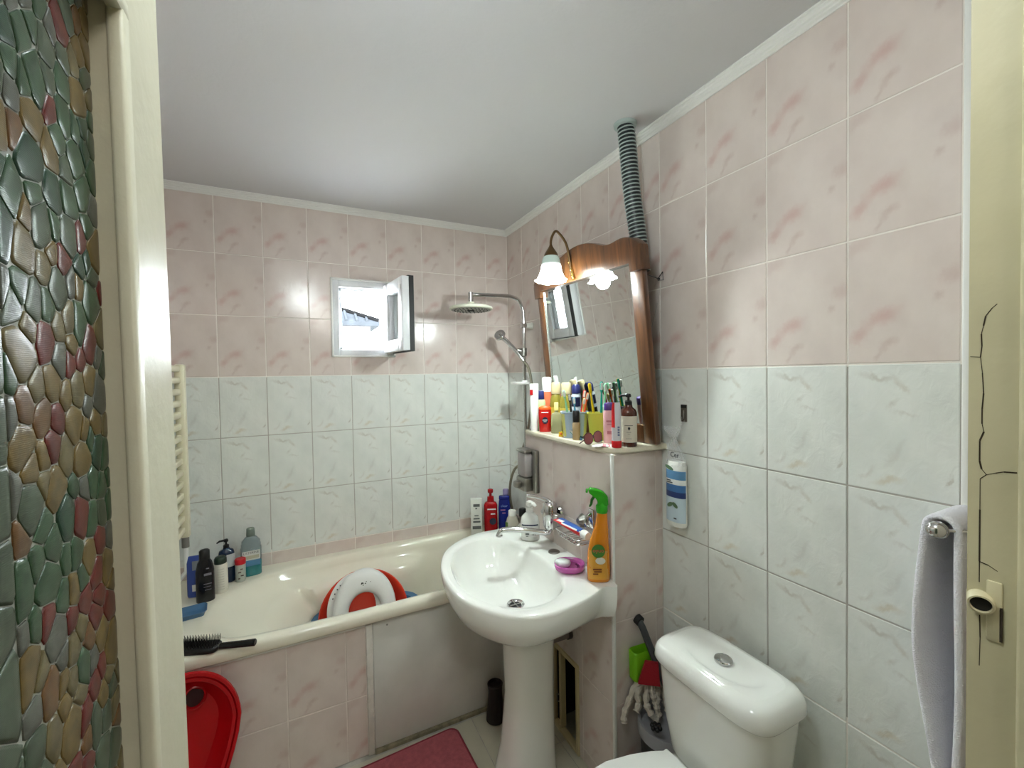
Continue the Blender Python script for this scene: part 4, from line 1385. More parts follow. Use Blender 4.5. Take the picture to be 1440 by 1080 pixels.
body(t, 'bottle', [(0, 0.022, 0.012), (0.003, 0.0235, 0.013), (0.080, 0.0235, 0.013), (0.088, 0.018, 0.010), (0.092, 0.008, 0.007), (0.100, 0.008, 0.007)], mat('clear_yellowish_glass', (206, 206, 160), 0.08, trans=0.55), 4.0)
body(t, 'cap', [(0.100, 0.0095, 0.0085), (0.133, 0.0095, 0.0085), (0.135, 0.008, 0.007)], mat('pale_yellow_plastic', (226, 214, 132), 0.35), 5)
t = place('spray_can', 'white and navy spray can with dark cap behind the toothbrush cup', 'can', 1.056, 1.516, S)
body(t, 'can', [(0, 0.021, 0.021), (0.165, 0.021, 0.021), (0.175, 0.017, 0.017)], mat('white_blue_can', (206, 214, 222), 0.3))
patch(t, 'navy_label', mat('navy_label', (24, 28, 66), 0.35), 0.021, 0.021, 2, 0.120, 0.160, 190, 320)
patch(t, 'black_label', BLACK, 0.021, 0.021, 2, 0.050, 0.105, 190, 345)
body(t, 'cap', [(0.175, 0.0195, 0.0195), (0.205, 0.0195, 0.0195), (0.214, 0.012, 0.012)], MATS['navy_plastic'])


def cup(name, label, x, y, r0, r1, h, m, m2=None):
    t = place(name, label, 'cup', x, y, S)
    b = MB().loft([sring(r0, r0 * 0.7, 0, 3), sring(r0 + (r1 - r0) * 0.5, (r0 + (r1 - r0) * 0.5) * 0.7, h * 0.5, 3), sring(r1, r1 * 0.7, h, 3), sring(r1 + 0.003, r1 * 0.7 + 0.003, h + 0.001, 3), sring(r1 + 0.003, r1 * 0.7 + 0.003, h + 0.006, 3), sring(r1 - 0.003, r1 * 0.7 - 0.003, h + 0.006, 3), sring(r0 + 0.001, r0 * 0.7, 0.012, 3), sring(r0 * 0.5, r0 * 0.35, 0.010, 3)])
    b.build('cup_body', m, t, 50)
    if m2:
        for a0, a1 in ((198, 232), (308, 342)):
            patch(t, 'stripe', m2, r0 + 0.0006, r0 * 0.7 + 0.0006, 3, 0.006, h - 0.002, a0, a1, 0.0006, 6, r1 + 0.0004, r1 * 0.7 + 0.0004)
    return t


cup('toothbrush_cup', 'pale blue and yellow cup holding toothbrushes in the middle of the shelf', 1.000, 1.449, 0.045, 0.055, 0.100, mat('pale_blue_plastic', (176, 196, 214), 0.3), mat('pale_yellow_print', (214, 212, 128), 0.35))
cup('toothbrush_cup', 'plain yellow green cup holding three toothbrushes, right of the striped cup', 1.050, 1.352, 0.036, 0.046, 0.100, mat('yellow_green_plastic', (204, 202, 84), 0.3))


def brush(label, p0, p1, m, head=True, w_=0.0050, group='toothbrushes in the cups', bristle=INKW):
    p0, p1 = Vector(p0), Vector(p1)
    d = (p1 - p0).normalized()
    side = Vector((-p1.x, -p1.y, 0)).normalized()
    t = thing('toothbrush', label, 'toothbrush', p0, 0, group)
    q = p1 - p0
    b = MB().tube([Vector((0, 0, 0)), q * 0.3, q * 0.62, q * 0.78, q * 0.84, q * 0.97, q], [w_ * 0.9, w_ * 1.05, w_ * 0.9, w_ * 0.6, w_ * 1.2, w_ * 1.35, w_ * 0.8], 10)
    b.build('handle', m, t)
    n = side - d * side.dot(d)
    n.normalize()
    hb = MB()
    for k in range(4):
        c = q * (0.865 + 0.032 * k)
        hb.tube([c + n * 0.003, c + n * 0.013], w_ * 0.95, 8)
    o = hb.build('bristles', bristle, t)
    o['kind'] = 'stuff'
    return t


YEL = mat('yellow_plastic', (238, 204, 30), 0.3)
TEAL = mat('teal_plastic', (28, 160, 140), 0.25)
LIME = mat('lime_plastic', (166, 206, 40), 0.3)
ORNG = mat('orange_red_plastic', (222, 92, 34), 0.3)
MINT = mat('mint_plastic', (150, 220, 172), 0.3)
BLU = mat('light_blue_plastic', (96, 176, 208), 0.3)
def in_cup(label, cx, cy, b0, b1, h, m, **kw):
    """b0, b1: foot and head across (to the right) and away from the viewer"""
    a = face(cx, cy)
    def at(p, z):
        return (cx + p[0] * cos(a) - p[1] * sin(a), cy + p[0] * sin(a) + p[1] * cos(a), z)
    return brush(label, at(b0, S + 0.016), at(b1, S + h), m, **kw)


C1, C2 = (1.000, 1.449), (1.050, 1.352)
in_cup('yellow toothbrush with its head up in the plain yellow green cup', *C2, (-0.010, 0.0), (-0.037, 0.0), 0.222, YEL, bristle=YEL)
in_cup('teal green toothbrush standing highest on the right of the plain cup', *C2, (0.006, -0.008), (0.011, -0.008), 0.228, TEAL)
in_cup('pale green toothbrush just behind the teal one', *C2, (0.014, 0.010), (0.026, 0.010), 0.220, MINT)
in_cup('mint green toothbrush leaning left out of the striped cup', *C1, (-0.016, 0.012), (-0.044, 0.012), 0.194, MINT)
in_cup('dark striped toothbrush between the mint and the blue ones', *C1, (-0.006, -0.012), (-0.020, -0.012), 0.178, mat('charcoal_plastic', (44, 46, 48), 0.35))
in_cup('light blue toothbrush in the middle of the striped cup', *C1, (0.008, -0.002), (-0.002, 0.000), 0.162, BLU)
in_cup('red and white toothbrush leaning right over the edge of the striped cup', *C1, (0.014, 0.018), (0.044, 0.018), 0.192, RED)
in_cup('orange toothbrush leaning right between the two cups', *C1, (0.022, -0.010), (0.056, -0.010), 0.182, ORNG)
in_cup('pale yellow short toothbrush between the two cups', *C1, (0.020, 0.006), (0.042, 0.004), 0.160, mat('cream_yellow_plastic', (226, 206, 120), 0.3))
t = thing('toothbrush', 'green and white toothbrush lying on the shelf in front of the cups', 'toothbrush', (0.988, 1.375, S + 0.006), radians(108))
MB().tube([(-0.085, 0, 0), (-0.02, 0, 0.001), (0.03, 0, 0.004), (0.05, 0.0, 0.012), (0.08, 0, 0.036)], [0.005, 0.0055, 0.004, 0.0035, 0.004], 10).build('handle', mat('sea_green_plastic', (40, 120, 120), 0.3), t)
MB().tube([(0.045, 0, 0.012), (0.080, 0, 0.037)], 0.0042, 8).build('white_tip', WPLAST, t)
t = thing('toothbrush', 'blue toothbrush lying flat beside the black capped bottle', 'toothbrush', (0.993, 1.425, S + 0.005), radians(70))
MB().tube([(-0.07, 0, 0), (0.02, 0, 0), (0.07, 0, 0)], [0.004, 0.005, 0.0035], 10).build('handle', mat('steel_blue_plastic', (70, 110, 150), 0.3), t)
t = place('makeup_bottle', 'beige make-up bottle with tall black cap at the shelf front', 'bottle', 0.966, 1.389, S)
body(t, 'bottle', [(0, 0.0140, 0.0140), (0.003, 0.0152, 0.0152), (0.064, 0.0152, 0.0152), (0.070, 0.012, 0.012)], mat('beige_makeup', (178, 152, 112), 0.25, coat=0.5), 2.4)
body(t, 'cap', [(0.070, 0.0138, 0.0138), (0.112, 0.0138, 0.0138), (0.114, 0.0125, 0.0125)], BLACK, 2.4)
t = place('flower_clip', 'tiny yellow and orange flower hair clip at the shelf edge', 'hair clip', 0.958, 1.487, S)
for i in range(5):
    a = 2 * pi * i / 5
    MB().sphere((0.0065 * cos(a), 0, 0.012 + 0.0065 * sin(a)), 0.0048, 10, 6, (1, 0.5, 1)).build('petal', YEL, t)
MB().sphere((0, -0.003, 0.012), 0.0042, 10, 6).build('flower_centre', ORNG, t)
MB().rbox(-0.010, 0.010, 0.0, 0.005, 0, 0.005, 0.001).build('clip', mat('orange_clip', (230, 150, 40), 0.4), t)
t = place('hair_claw', 'lime green hair claw lying between the cups and the sunglasses', 'hair clip', 0.992, 1.318, S)
b = MB()
for k in range(6):
    x = -0.020 + 0.008 * k
    b.tube([(x, -0.012, 0.001), (x, -0.009, 0.012), (x, 0, 0.018), (x, 0.009, 0.012), (x, 0.012, 0.001)], 0.0022, 6)
b.tube([(-0.022, 0, 0.018), (0.022, 0, 0.018)], 0.004, 8)
b.build('claw', LIME, t)
t = place('sunglasses', 'pink lensed sunglasses lying folded at the front of the shelf', 'sunglasses', 0.962, 1.262, S, radians(20))
LENS = mat('pink_brown_lens', (150, 96, 100), 0.12, coat=0.6)
def lens_poly(cx, k=1.0):
    return [(cx + 0.027 * k * cos(2 * pi * i / 20), 0.023 + 0.020 * k * (abs(sin(2 * pi * i / 20)) ** 0.8) * (1 if sin(2 * pi * i / 20) > 0 else -1)) for i in range(20)]
for cx in (-0.031, 0.031):
    b = MB().loft([[(x, 0.006 + z * 0.12, z) for x, z in lens_poly(cx)], [(x, 0.008 + z * 0.12, z) for x, z in lens_poly(cx)]])
    b.build('lens', LENS, t)
    pl = lens_poly(cx, 1.03)
    MB().tube([(x, 0.007 + z * 0.12, z + 0.0006) for x, z in pl + pl[:2]], 0.0016, 6).build('rim', mat('dark_burgundy_frame', (62, 22, 26), 0.35), t)
MB().tube([(-0.006, 0.010, 0.030), (0, 0.008, 0.033), (0.006, 0.010, 0.030)], 0.002, 6).build('bridge', MATS['dark_burgundy_frame'], t)
for s_ in (-1, 1):
    MB().tube([(s_ * 0.058, 0.010, 0.034), (s_ * 0.056, 0.020, 0.030), (-s_ * 0.03, 0.026, 0.018), (-s_ * 0.06, 0.028, 0.008)], 0.0022, 6).build('temple', MATS['dark_burgundy_frame'], t)
PINKP = mat('pale_pink_plastic', (222, 172, 176), 0.3)
t = place('body_cream_tube', 'pale pink tube with purple cap standing near the right end of the shelf', 'tube', 1.030, 1.263, S)
body(t, 'tube', [(0, 0.0225, 0.016), (0.003, 0.024, 0.017), (0.115, 0.0245, 0.017), (0.122, 0.020, 0.015)], PINKP, 2.5)
body(t, 'cap', [(0.122, 0.0215, 0.016), (0.145, 0.021, 0.0155), (0.150, 0.016, 0.012)], mat('purple_plastic', (74, 42, 120), 0.35), 2.5)
bars(t, mat('rose_print', (190, 120, 128), 0.4), -0.0172, [(-0.013, 0.013, 0.082, 0.003), (-0.010, 0.010, 0.070, 0.0015), (-0.010, 0.010, 0.040, 0.006)])
t = place('red_cream_tube', 'white and red tube standing on its red cap at the front right of the shelf', 'tube', 0.985, 1.173, S)
body(t, 'cap', [(0, 0.0165, 0.0150), (0.002, 0.0175, 0.0160), (0.022, 0.0175, 0.0160), (0.024, 0.016, 0.0145)], mat('bright_red_cap', (206, 24, 30), 0.3))
b = MB().loft([sring(0.0165, 0.0150, 0.024, 2, 24), sring(0.0165, 0.013, 0.07, 2.1, 24), sring(0.016, 0.006, 0.13, 2.5, 24), sring(0.0135, 0.0018, 0.152, 3, 24), sring(0.0130, 0.0016, 0.157, 3, 24)])
for fi_, f in enumerate(b.f):
    c = [sum(b.v[i][k] for i in f) / len(f) for k in range(3)]
    b.m[fi_] = 1 if (c[2] > 0.086 and c[0] < -0.004) else 0
b.build('tube', [mat('silvery_white_tube', (206, 204, 208), 0.3), MATS['bright_red_cap']], t, 50)
bars(t, mat('blue_grey_print', (110, 118, 150), 0.4), -0.0150, [(0.004, 0.011, 0.045 + 0.009 * k, 0.003) for k in range(4)])
t = place('oil_bottle', 'narrow amber oil bottle with black cap between the red tube and the pump bottle', 'bottle', 1.052, 1.214, S)
AMBER = mat('amber_brown_plastic', (150, 92, 30), 0.2, coat=0.4)
body(t, 'bottle', [(0, 0.012, 0.012), (0.11, 0.012, 0.012), (0.118, 0.007, 0.007)], AMBER)
body(t, 'cap', [(0.118, 0.0105, 0.0105), (0.136, 0.0105, 0.0105), (0.138, 0.009, 0.009)], BLACK)
t = place('soap_pump_bottle', 'brown apothecary pump bottle with cream label at the right end of the shelf', 'bottle', 1.040, 1.172, S - 0.0)
BRN = mat('dark_brown_bottle', (74, 32, 18), 0.12, coat=0.5)
body(t, 'bottle', [(0, 0.026, 0.026), (0.003, 0.0285, 0.0285), (0.118, 0.0285, 0.0285), (0.130, 0.024, 0.024), (0.138, 0.014, 0.014), (0.146, 0.012, 0.012)], BRN)
patch(t, 'label', mat('cream_paper_label', (206, 198, 182), 0.7), 0.0285, 0.0285, 2, 0.016, 0.108, 205, 345)
bars(t, INK, -0.0292, [(-0.014, 0.014, 0.076, 0.0008), (-0.008, 0.008, 0.052, 0.0005), (-0.004, 0.004, 0.046, 0.0004), (-0.010, 0.010, 0.030, 0.0004)])
b = MB().lathe([(0.0042, 0), (0.0042, 0.0006)], 14).lathe([(0.0025, -0.0001), (0.0025, 0.0007)], 12, (0, -0.0045))
b.xform(Matrix.Translation((0.001, -0.0291, 0.066)) @ Matrix.Rotation(pi / 2, 4, 'X'))
b.build('label_emblem', INK, t)
pump_head(t, 0.146, BLACK, 0.034, 0.0062)
t = place('crumpled_tissue', 'small crumpled white and pink cleansing cloth in front of the pink tube', 'cloth', 0.958, 1.212, S)
b = MB()
R = random.Random(3)
NN = 12
vs_ = []
for i in range(NN):
    for j in range(NN):
        u, v = i / (NN - 1) - 0.5, j / (NN - 1) - 0.5
        fall = max(0, 1 - (u * u + v * v) * 3.4)
        vs_.append((u * 0.075 + R.uniform(-0.003, 0.003), v * 0.036 + R.uniform(-0.002, 0.002), 0.001 + fall * R.uniform(0.001, 0.011)))
b.add(vs_, [(i * NN + j, (i + 1) * NN + j, (i + 1) * NN + j + 1, i * NN + j + 1) for i in range(NN - 1) for j in range(NN - 1)])
for k, f in enumerate(b.f):
    b.m[k] = 1 if (k // 11) in (5, 6, 8) else 0
o = b.build('cloth', [mat('white_cloth', (236, 232, 226), 0.9), mat('pink_cloth', (222, 150, 160), 0.9)], t, 60)
sm = o.modifiers.new('thickness', 'SOLIDIFY')
sm.thickness = 0.0012

# --- on the bath edge, left corner
B = TUBZ
t = place('lotion_bottle', 'blue lotion bottle with silver label at the far left corner of the bath', 'bottle', -0.428, 2.250, B, face(-0.43, 2.23) - 0.25)
body(t, 'bottle', [(0, 0.030, 0.015), (0.012, 0.033, 0.017), (0.15, 0.033, 0.015), (0.172, 0.030, 0.008), (0.178, 0.029, 0.004)], mat('mid_blue_plastic', (54, 78, 156), 0.35), 3)
quad(t, 'silver_label', mat('silver_label', (140, 146, 152), 0.4), -0.010, 0.026, 0.120, 0.160, -0.0155)
quad(t, 'barcode', INKW, -0.012, 0.004, 0.030, 0.058, -0.0168)
MB().loft([sring(0.031, 0.0155, 0.0, 3), sring(0.0315, 0.016, 0.026, 3)]).build('base_cap', mat('greyish_white_cap', (190, 186, 178), 0.4), t, 50)
t = place('shampoo_bottle', 'tall black shampoo bottle standing on the bath corner', 'bottle', -0.386, 2.188, B)
body(t, 'bottle', [(0, 0.031, 0.019), (0.004, 0.033, 0.021), (0.13, 0.033, 0.021), (0.165, 0.026, 0.018), (0.178, 0.018, 0.015)], mat('black_gloss_plastic', (20, 19, 24), 0.22), 2.4)
body(t, 'cap', [(0.178, 0.0195, 0.0165), (0.214, 0.019, 0.016), (0.219, 0.014, 0.012)], BLACK, 2.4)
b = MB()
for (x0, z0, x1, z1, r) in ((-0.004, 0.108, 0.022, 0.128, 0.0045), (0.004, 0.140, 0.014, 0.146, 0.002), (-0.006, 0.070, 0.022, 0.086, 0.0015), (-0.006, 0.060, 0.018, 0.072, 0.001), (-0.002, 0.048, 0.020, 0.058, 0.001)):
    b.box(x0, x1, -0.0222, -0.0205, (z0 + z1) / 2 - r, (z0 + z1) / 2 + r)
o = b.build('label_print', mat('silver_grey_print', (120, 116, 124), 0.4), t, 0)
o['kind'] = 'stuff'
t = place('conditioner_bottle', 'white bottle with dark green cap on the bath corner', 'bottle', -0.340, 2.250, B)
body(t, 'bottle', [(0, 0.024, 0.024), (0.004, 0.0265, 0.0265), (0.118, 0.0265, 0.0265), (0.128, 0.023, 0.023)], mat('ivory_white_plastic', (222, 218, 206), 0.35))
body(t, 'cap', [(0.126, 0.0225, 0.0225), (0.130, 0.0245, 0.0245), (0.148, 0.0235, 0.0235), (0.156, 0.019, 0.019), (0.158, 0.010, 0.010)], mat('dark_green_cap', (26, 44, 34), 0.3))
bars(t, mat('pale_grey_print', (186, 182, 172), 0.5), -0.0268, [(-0.012, 0.012, 0.020 + 0.011 * k, 0.0008) for k in range(9)])
t = place('hand_soap_bottle', 'dark navy pump bottle with grey label behind the white bottle', 'bottle', -0.331, 2.350, B)
NV = mat('dark_petrol_plastic', (22, 40, 66), 0.25)
body(t, 'bottle', [(0, 0.031, 0.020), (0.004, 0.033, 0.022), (0.125, 0.033, 0.022), (0.145, 0.028, 0.019), (0.152, 0.014, 0.013), (0.158, 0.013, 0.012)], NV, 2.6)
patch(t, 'label', mat('light_grey_label', (188, 192, 194), 0.5), 0.033, 0.022, 2.6, 0.072, 0.130, 270, 345)
pump_head(t, 0.158, BLACK, 0.036, 0.0060)
t = place('mouthwash_bottle', 'clear mouthwash bottle with teal liquid in the bath corner', 'bottle', -0.236, 2.380, B)
CLR = mat('clear_bluish_plastic', (196, 214, 220), 0.08, trans=0.75, coat=0.3)
TEL = mat('teal_liquid', (30, 120, 124), 0.12, coat=0.5)
body(t, 'liquid', [(0, 0.041, 0.024), (0.004, 0.0435, 0.0262), (0.070, 0.0435, 0.0262)], TEL, 2.8)
body(t, 'upper_bottle', [(0.070, 0.0437, 0.0264), (0.130, 0.0437, 0.0264), (0.140, 0.0405, 0.0245), (0.146, 0.0418, 0.0252), (0.156, 0.038, 0.023), (0.162, 0.039, 0.0235), (0.178, 0.026, 0.017), (0.186, 0.017, 0.015)], CLR, 2.8)
body(t, 'cap', [(0.186, 0.0175, 0.0155), (0.190, 0.0185, 0.0165), (0.222, 0.0165, 0.0150), (0.224, 0.014, 0.0125)], mat('clear_grey_green_cap', (126, 140, 130), 0.2, trans=0.3))
lbm = mat('grey_white_label', (204, 206, 202), 0.4)
quad(t, 'label', lbm, -0.036, 0.036, 0.078, 0.122, -0.0268, 0.0008)
quad(t, 'blue_band', mat('blue_wave_print', (74, 124, 160), 0.4), -0.037, 0.037, 0.050, 0.079, -0.0266, 0.0008)
text('label_text', 'LISTERINE', 0.0145, INK, t, (0, -0.0277, 0.112))
quad(t, 'beige_band', mat('beige_band', (176, 172, 150), 0.5), -0.032, 0.032, 0.084, 0.100, -0.0277, 0.0004)
t = place('lidded_jar', 'little clear jar with red lid before the mouthwash', 'jar', -0.275, 2.328, B)
body(t, 'jar', [(0, 0.019, 0.019), (0.003, 0.021, 0.021), (0.080, 0.021, 0.021)], mat('frosted_jar', (178, 184, 176), 0.3))
body(t, 'lid', [(0.080, 0.0225, 0.0225), (0.100, 0.0225, 0.0225), (0.104, 0.0205, 0.0205)], mat('red_lid', (190, 20, 34), 0.35))
b = MB()
for (x, z, r) in ((0.004, 0.060, 0.005), (-0.004, 0.046, 0.006), (0.006, 0.030, 0.006), (-0.006, 0.018, 0.004)):
    b.box(x - r, x + r, -0.0222, -0.0205, z - 0.0025, z + 0.0025)
o = b.build('label_print', mat('brown_grey_print', (88, 70, 62), 0.5), t, 0)
o['kind'] = 'stuff'
t = place('soap_dish', 'blue plastic soap dish on the left rim of the bath', 'soap dish', -0.425, 2.075, B, radians(8))
BLD = mat('smoky_blue_plastic', (66, 104, 140), 0.25, coat=0.3)
b = MB().loft([[(x, y, z) for x, y in rrect(0, 0, hx, hy, r, 5)] for z, hx, hy, r in ((0, 0.052, 0.034, 0.012), (0.012, 0.056, 0.038, 0.014), (0.020, 0.062, 0.044, 0.016), (0.022, 0.060, 0.042, 0.016), (0.008, 0.046, 0.029, 0.012), (0.007, 0.03, 0.02, 0.01))])
b.build('dish', BLD, t, 50)
t = thing('hairbrush', 'black paddle hairbrush lying bristles up on the near rim of the bath', 'hairbrush', (-0.36, 1.800, B + 0.008), radians(-21))
b = MB().loft([[(x, y, z) for x, y in rrect(0.015, 0, hx, hy, r, 5)] for z, hx, hy, r in ((-0.007, 0.070, 0.026, 0.020), (0.0, 0.075, 0.030, 0.024), (0.008, 0.075, 0.030, 0.024), (0.012, 0.070, 0.026, 0.020))])
b.build('paddle', mat('black_matte_plastic', (16, 15, 16), 0.5), t, 50)
b = MB().tube([(0.080, 0, 0.003), (0.10, 0, 0.004), (0.17, 0, 0.006), (0.205, 0, 0.008), (0.208, 0, 0.008)], [0.009, 0.0105, 0.0115, 0.012, 0.009], 14)
b.build('handle', mat('black_gloss_handle', (14, 14, 16), 0.2), t)
MB().tube([(0.087, 0, 0.003), (0.091, 0, 0.003)], 0.0105, 14).build('ferrule', CHROME2, t)
nb = MB()
for i in range(15):
    for j in range(6):
        x, y = -0.046 + i * 0.0088, -0.021 + j * 0.0084
        nb.tube([(x, y, 0.011), (x + (i - 7) * 0.0004, y + (j - 2.5) * 0.0008, 0.035)], [0.0019, 0.0009], 4)
o = nb.build('bristles', BLACK, t, 0)
o['kind'] = 'stuff'

# --- on the bath edge, right corner
t = place('cream_box', 'white cardboard cosmetic box standing on the far right bath corner', 'box', 0.905, 2.330, B)
MB().rbox(-0.033, 0.033, -0.020, 0.020, 0, 0.212, 0.002).build('carton', mat('white_carton', (214, 216, 208), 0.6), t)
bars(t, mat('grey_print', (96, 100, 98), 0.5), -0.0203, [(-0.018, 0.020, 0.178, 0.008), (-0.006, 0.004, 0.160, 0.004), (-0.012, 0.012, 0.118, 0.003), (-0.018, 0.018, 0.100, 0.004), (-0.020, 0.022, 0.082, 0.005), (-0.024, 0.026, 0.048, 0.009)])
t = place('shower_gel_pump', 'large red pump bottle between the white box and the blue bottle', 'bottle', 0.992, 2.320, B)
RB = mat('deep_red_plastic', (160, 12, 20), 0.25)
body(t, 'bottle', [(0, 0.037, 0.022), (0.004, 0.040, 0.024), (0.165, 0.040, 0.024), (0.180, 0.034, 0.022), (0.186, 0.022, 0.018)], RB, 3)
body(t, 'collar', [(0.186, 0.021, 0.018), (0.216, 0.019, 0.016), (0.219, 0.008, 0.008), (0.240, 0.007, 0.007)], RB)
b = MB().lathe([(0.014, 0.238), (0.017, 0.246), (0.016, 0.258), (0.008, 0.261)], 16)
b.tube([(0, 0, 0.250), (0.0, -0.030, 0.247)], [0.009, 0.006], 8)
b.build('pump', RB, t)
bars(t, INKW, -0.0246, [(-0.020, 0.030, 0.146, 0.0035), (0.000, 0.026, 0.118, 0.003)])
b = MB().lathe([(0.020, 0), (0.020, 0.0008)], 24)
b.xform(Matrix.Translation((0.012, -0.0245, 0.074)) @ Matrix.Rotation(pi / 2, 4, 'X'))
b.build('round_label', mat('dark_round_label', (36, 40, 60), 0.4), t)
t = place('shampoo_bottle', 'blue shampoo bottle standing in the right bath corner', 'bottle', 1.072, 2.300, B)
DB = mat('royal_blue_plastic', (22, 34, 120), 0.25)
body(t, 'bottle', [(0, 0.032, 0.019), (0.004, 0.035, 0.021), (0.14, 0.036, 0.021), (0.186, 0.032, 0.018), (0.192, 0.026, 0.016)], DB, 2.8)
body(t, 'cap', [(0.192, 0.031, 0.017), (0.196, 0.032, 0.018), (0.212, 0.031, 0.017), (0.215, 0.028, 0.014)], DB, 2.8)
text('label_text', 'clear', 0.021, mat('light_blue_print', (120, 150, 214), 0.4), t, (0, -0.0216, 0.158))
bars(t, mat('pinkish_print', (170, 110, 150), 0.4), -0.0216, [(-0.022, 0.006, 0.134, 0.003), (-0.012, 0.008, 0.116, 0.0025)])
t = place('body_lotion_bottle', 'bottle with a lilac cap behind the blue shampoo bottle', 'bottle', 1.118, 2.372, B)
body(t, 'bottle', [(0, 0.028, 0.018), (0.17, 0.028, 0.018), (0.18, 0.02, 0.015)], mat('pale_lilac_plastic', (186, 176, 196), 0.4), 2.4)
body(t, 'cap', [(0.18, 0.0195, 0.0165), (0.226, 0.019, 0.016), (0.232, 0.014, 0.012)], mat('lilac_cap', (132, 120, 156), 0.4))
t = place('bath_foam_bottle', 'squat white bottle with green side label right of the blue shampoo', 'bottle', 1.078, 2.205, B)
body(t, 'bottle', [(0, 0.036, 0.022), (0.004, 0.040, 0.025), (0.07, 0.040, 0.025), (0.105, 0.031, 0.021), (0.122, 0.022, 0.018)], mat('milky_plastic', (206, 202, 190), 0.35), 2.4)
body(t, 'cap', [(0.122, 0.023, 0.020), (0.150, 0.022, 0.019), (0.153, 0.019, 0.016)], WPLAST)
patch(t, 'green_label', mat('leaf_green_print', (104, 140, 66), 0.5), 0.040, 0.025, 2.4, 0.030, 0.088, 182, 235)
t = place('black_lid_bottle', 'bottle with a black lid half hidden behind the basin pump', 'bottle', 1.130, 2.175, B)
body(t, 'bottle', [(0, 0.020, 0.020), (0.120, 0.020, 0.020)], mat('grey_brown_plastic', (120, 108, 98), 0.4))
body(t, 'lid', [(0.120, 0.0215, 0.0215), (0.158, 0.021, 0.021), (0.163, 0.017, 0.017)], BLACK)

# --- on the washbasin
t = place('hand_soap_bottle', 'clear white hand soap pump bottle with navy striped label on the washbasin', 'bottle', 0.885, 1.635, ZB)
MILK = mat('milky_clear_plastic', (232, 233, 228), 0.15, trans=0.15, coat=0.3)
body(t, 'bottle', [(0, 0.038, 0.024), (0.004, 0.042, 0.027), (0.075, 0.042, 0.027), (0.100, 0.036, 0.024), (0.114, 0.022, 0.018), (0.120, 0.014, 0.014), (0.126, 0.014, 0.014)], MILK, 2.4)
body(t, 'collar', [(0.122, 0.0165, 0.0165), (0.140, 0.0160, 0.0160), (0.142, 0.008, 0.008), (0.152, 0.007, 0.007)], WPLAST)
b = MB().lathe([(0.013, 0.146), (0.0165, 0.154), (0.015, 0.165), (0.008, 0.169)], 18)
b.tube([(0, 0, 0.158), (0.018, -0.012, 0.158), (0.026, -0.018, 0.150)], [0.010, 0.008, 0.006], 10)
b.build('pump', WPLAST, t)
patch(t, 'label', mat('white_paper', (226, 226, 222), 0.4), 0.042, 0.027, 2.4, 0.018, 0.072, 215, 325)
patch(t, 'navy_stripe', mat('navy_stripe', (36, 42, 72), 0.4), 0.0426, 0.0276, 2.4, 0.066, 0.072, 218, 322)
bars(t, mat('grey_print', (96, 100, 98), 0.5), -0.0282, [(0.008, 0.0095, 0.034, 0.008), (0.0115, 0.0125, 0.034, 0.008), (0.0145, 0.017, 0.034, 0.008), (0.019, 0.020, 0.034, 0.008), (0.0215, 0.024, 0.034, 0.008), (-0.020, -0.004, 0.032, 0.004), (-0.018, -0.008, 0.022, 0.0015)], 'barcode')
t = place('soap_dish', 'round magenta soap dish on the washbasin edge', 'soap dish', 0.874, 1.312, ZB)
MAG = mat('magenta_plastic', (182, 84, 158), 0.25, coat=0.3)
b = MB().loft([sring(hx, hx * 0.92, z, 2.4, 36) for hx, z in ((0.046, 0), (0.052, 0.004), (0.056, 0.014), (0.056, 0.022), (0.053, 0.024), (0.047, 0.018), (0.044, 0.010), (0.02, 0.009))])
d_ = b.build('dish', MAG, t, 50)
b = MB()
for k in range(6):
    a = radians(-60 + 24 * k)
    b.tube([(0.016 + 0.012 * cos(a), 0.026 * sin(a) * 0.8, 0.0098), (0.020 + 0.018 * cos(a), 0.034 * sin(a) * 0.8, 0.0100)], 0.0018, 6)
o = b.build('drain_slots', mat('dark_magenta_slot', (90, 24, 74), 0.5), t)
o['kind'] = 'stuff'
t = place('soap_bar', 'white oval bar of soap lying in the magenta dish', 'soap', 0.863, 1.322, ZB + 0.0095)
MB().loft([sring(hx, hx * 0.72, z, 2.3, 28, (-0.010, 0)) for hx, z in ((0.022, 0), (0.028, 0.006), (0.030, 0.012), (0.027, 0.019), (0.018, 0.023), (0.006, 0.024))]).build('soap', mat('white_soap', (226, 232, 230), 0.3), t, 60)
t = place('spray_bottle', 'orange cleaner spray bottle with bright green trigger on the washbasin corner', 'bottle', 0.916, 1.194, ZB, face(0.9, 1.2) + 0.12)
ORB = mat('orange_clear_plastic', (226, 138, 20), 0.22, trans=0.12, coat=0.4)
def spr(z, hx, hy, cx=0.0):
    return sring(hx, hy, z, 2.5, 30, (cx, 0))
b = MB().loft([spr(0, 0.036, 0.020), spr(0.005, 0.039, 0.023), spr(0.05, 0.040, 0.024), spr(0.10, 0.038, 0.023, 0.001), spr(0.135, 0.033, 0.021, 0.003), spr(0.165, 0.028, 0.020, 0.008), spr(0.195, 0.022, 0.018, 0.012), spr(0.225, 0.019, 0.017, 0.014), spr(0.240, 0.018, 0.016, 0.014)])
b.build('bottle', ORB, t, 60)
GRN = mat('bright_green_plastic', (44, 160, 22), 0.25)
b = MB().lathe([(0.0185, 0.238), (0.0205, 0.244), (0.0205, 0.262), (0.016, 0.268), (0.015, 0.275)], 24, (0.014, 0))
hp = [(-0.034, 0.308), (-0.036, 0.318), (-0.030, 0.325), (-0.008, 0.322), (0.016, 0.312), (0.030, 0.296), (0.032, 0.268), (0.026, 0.262), (-0.004, 0.264), (-0.006, 0.280), (-0.014, 0.292), (-0.024, 0.300)]
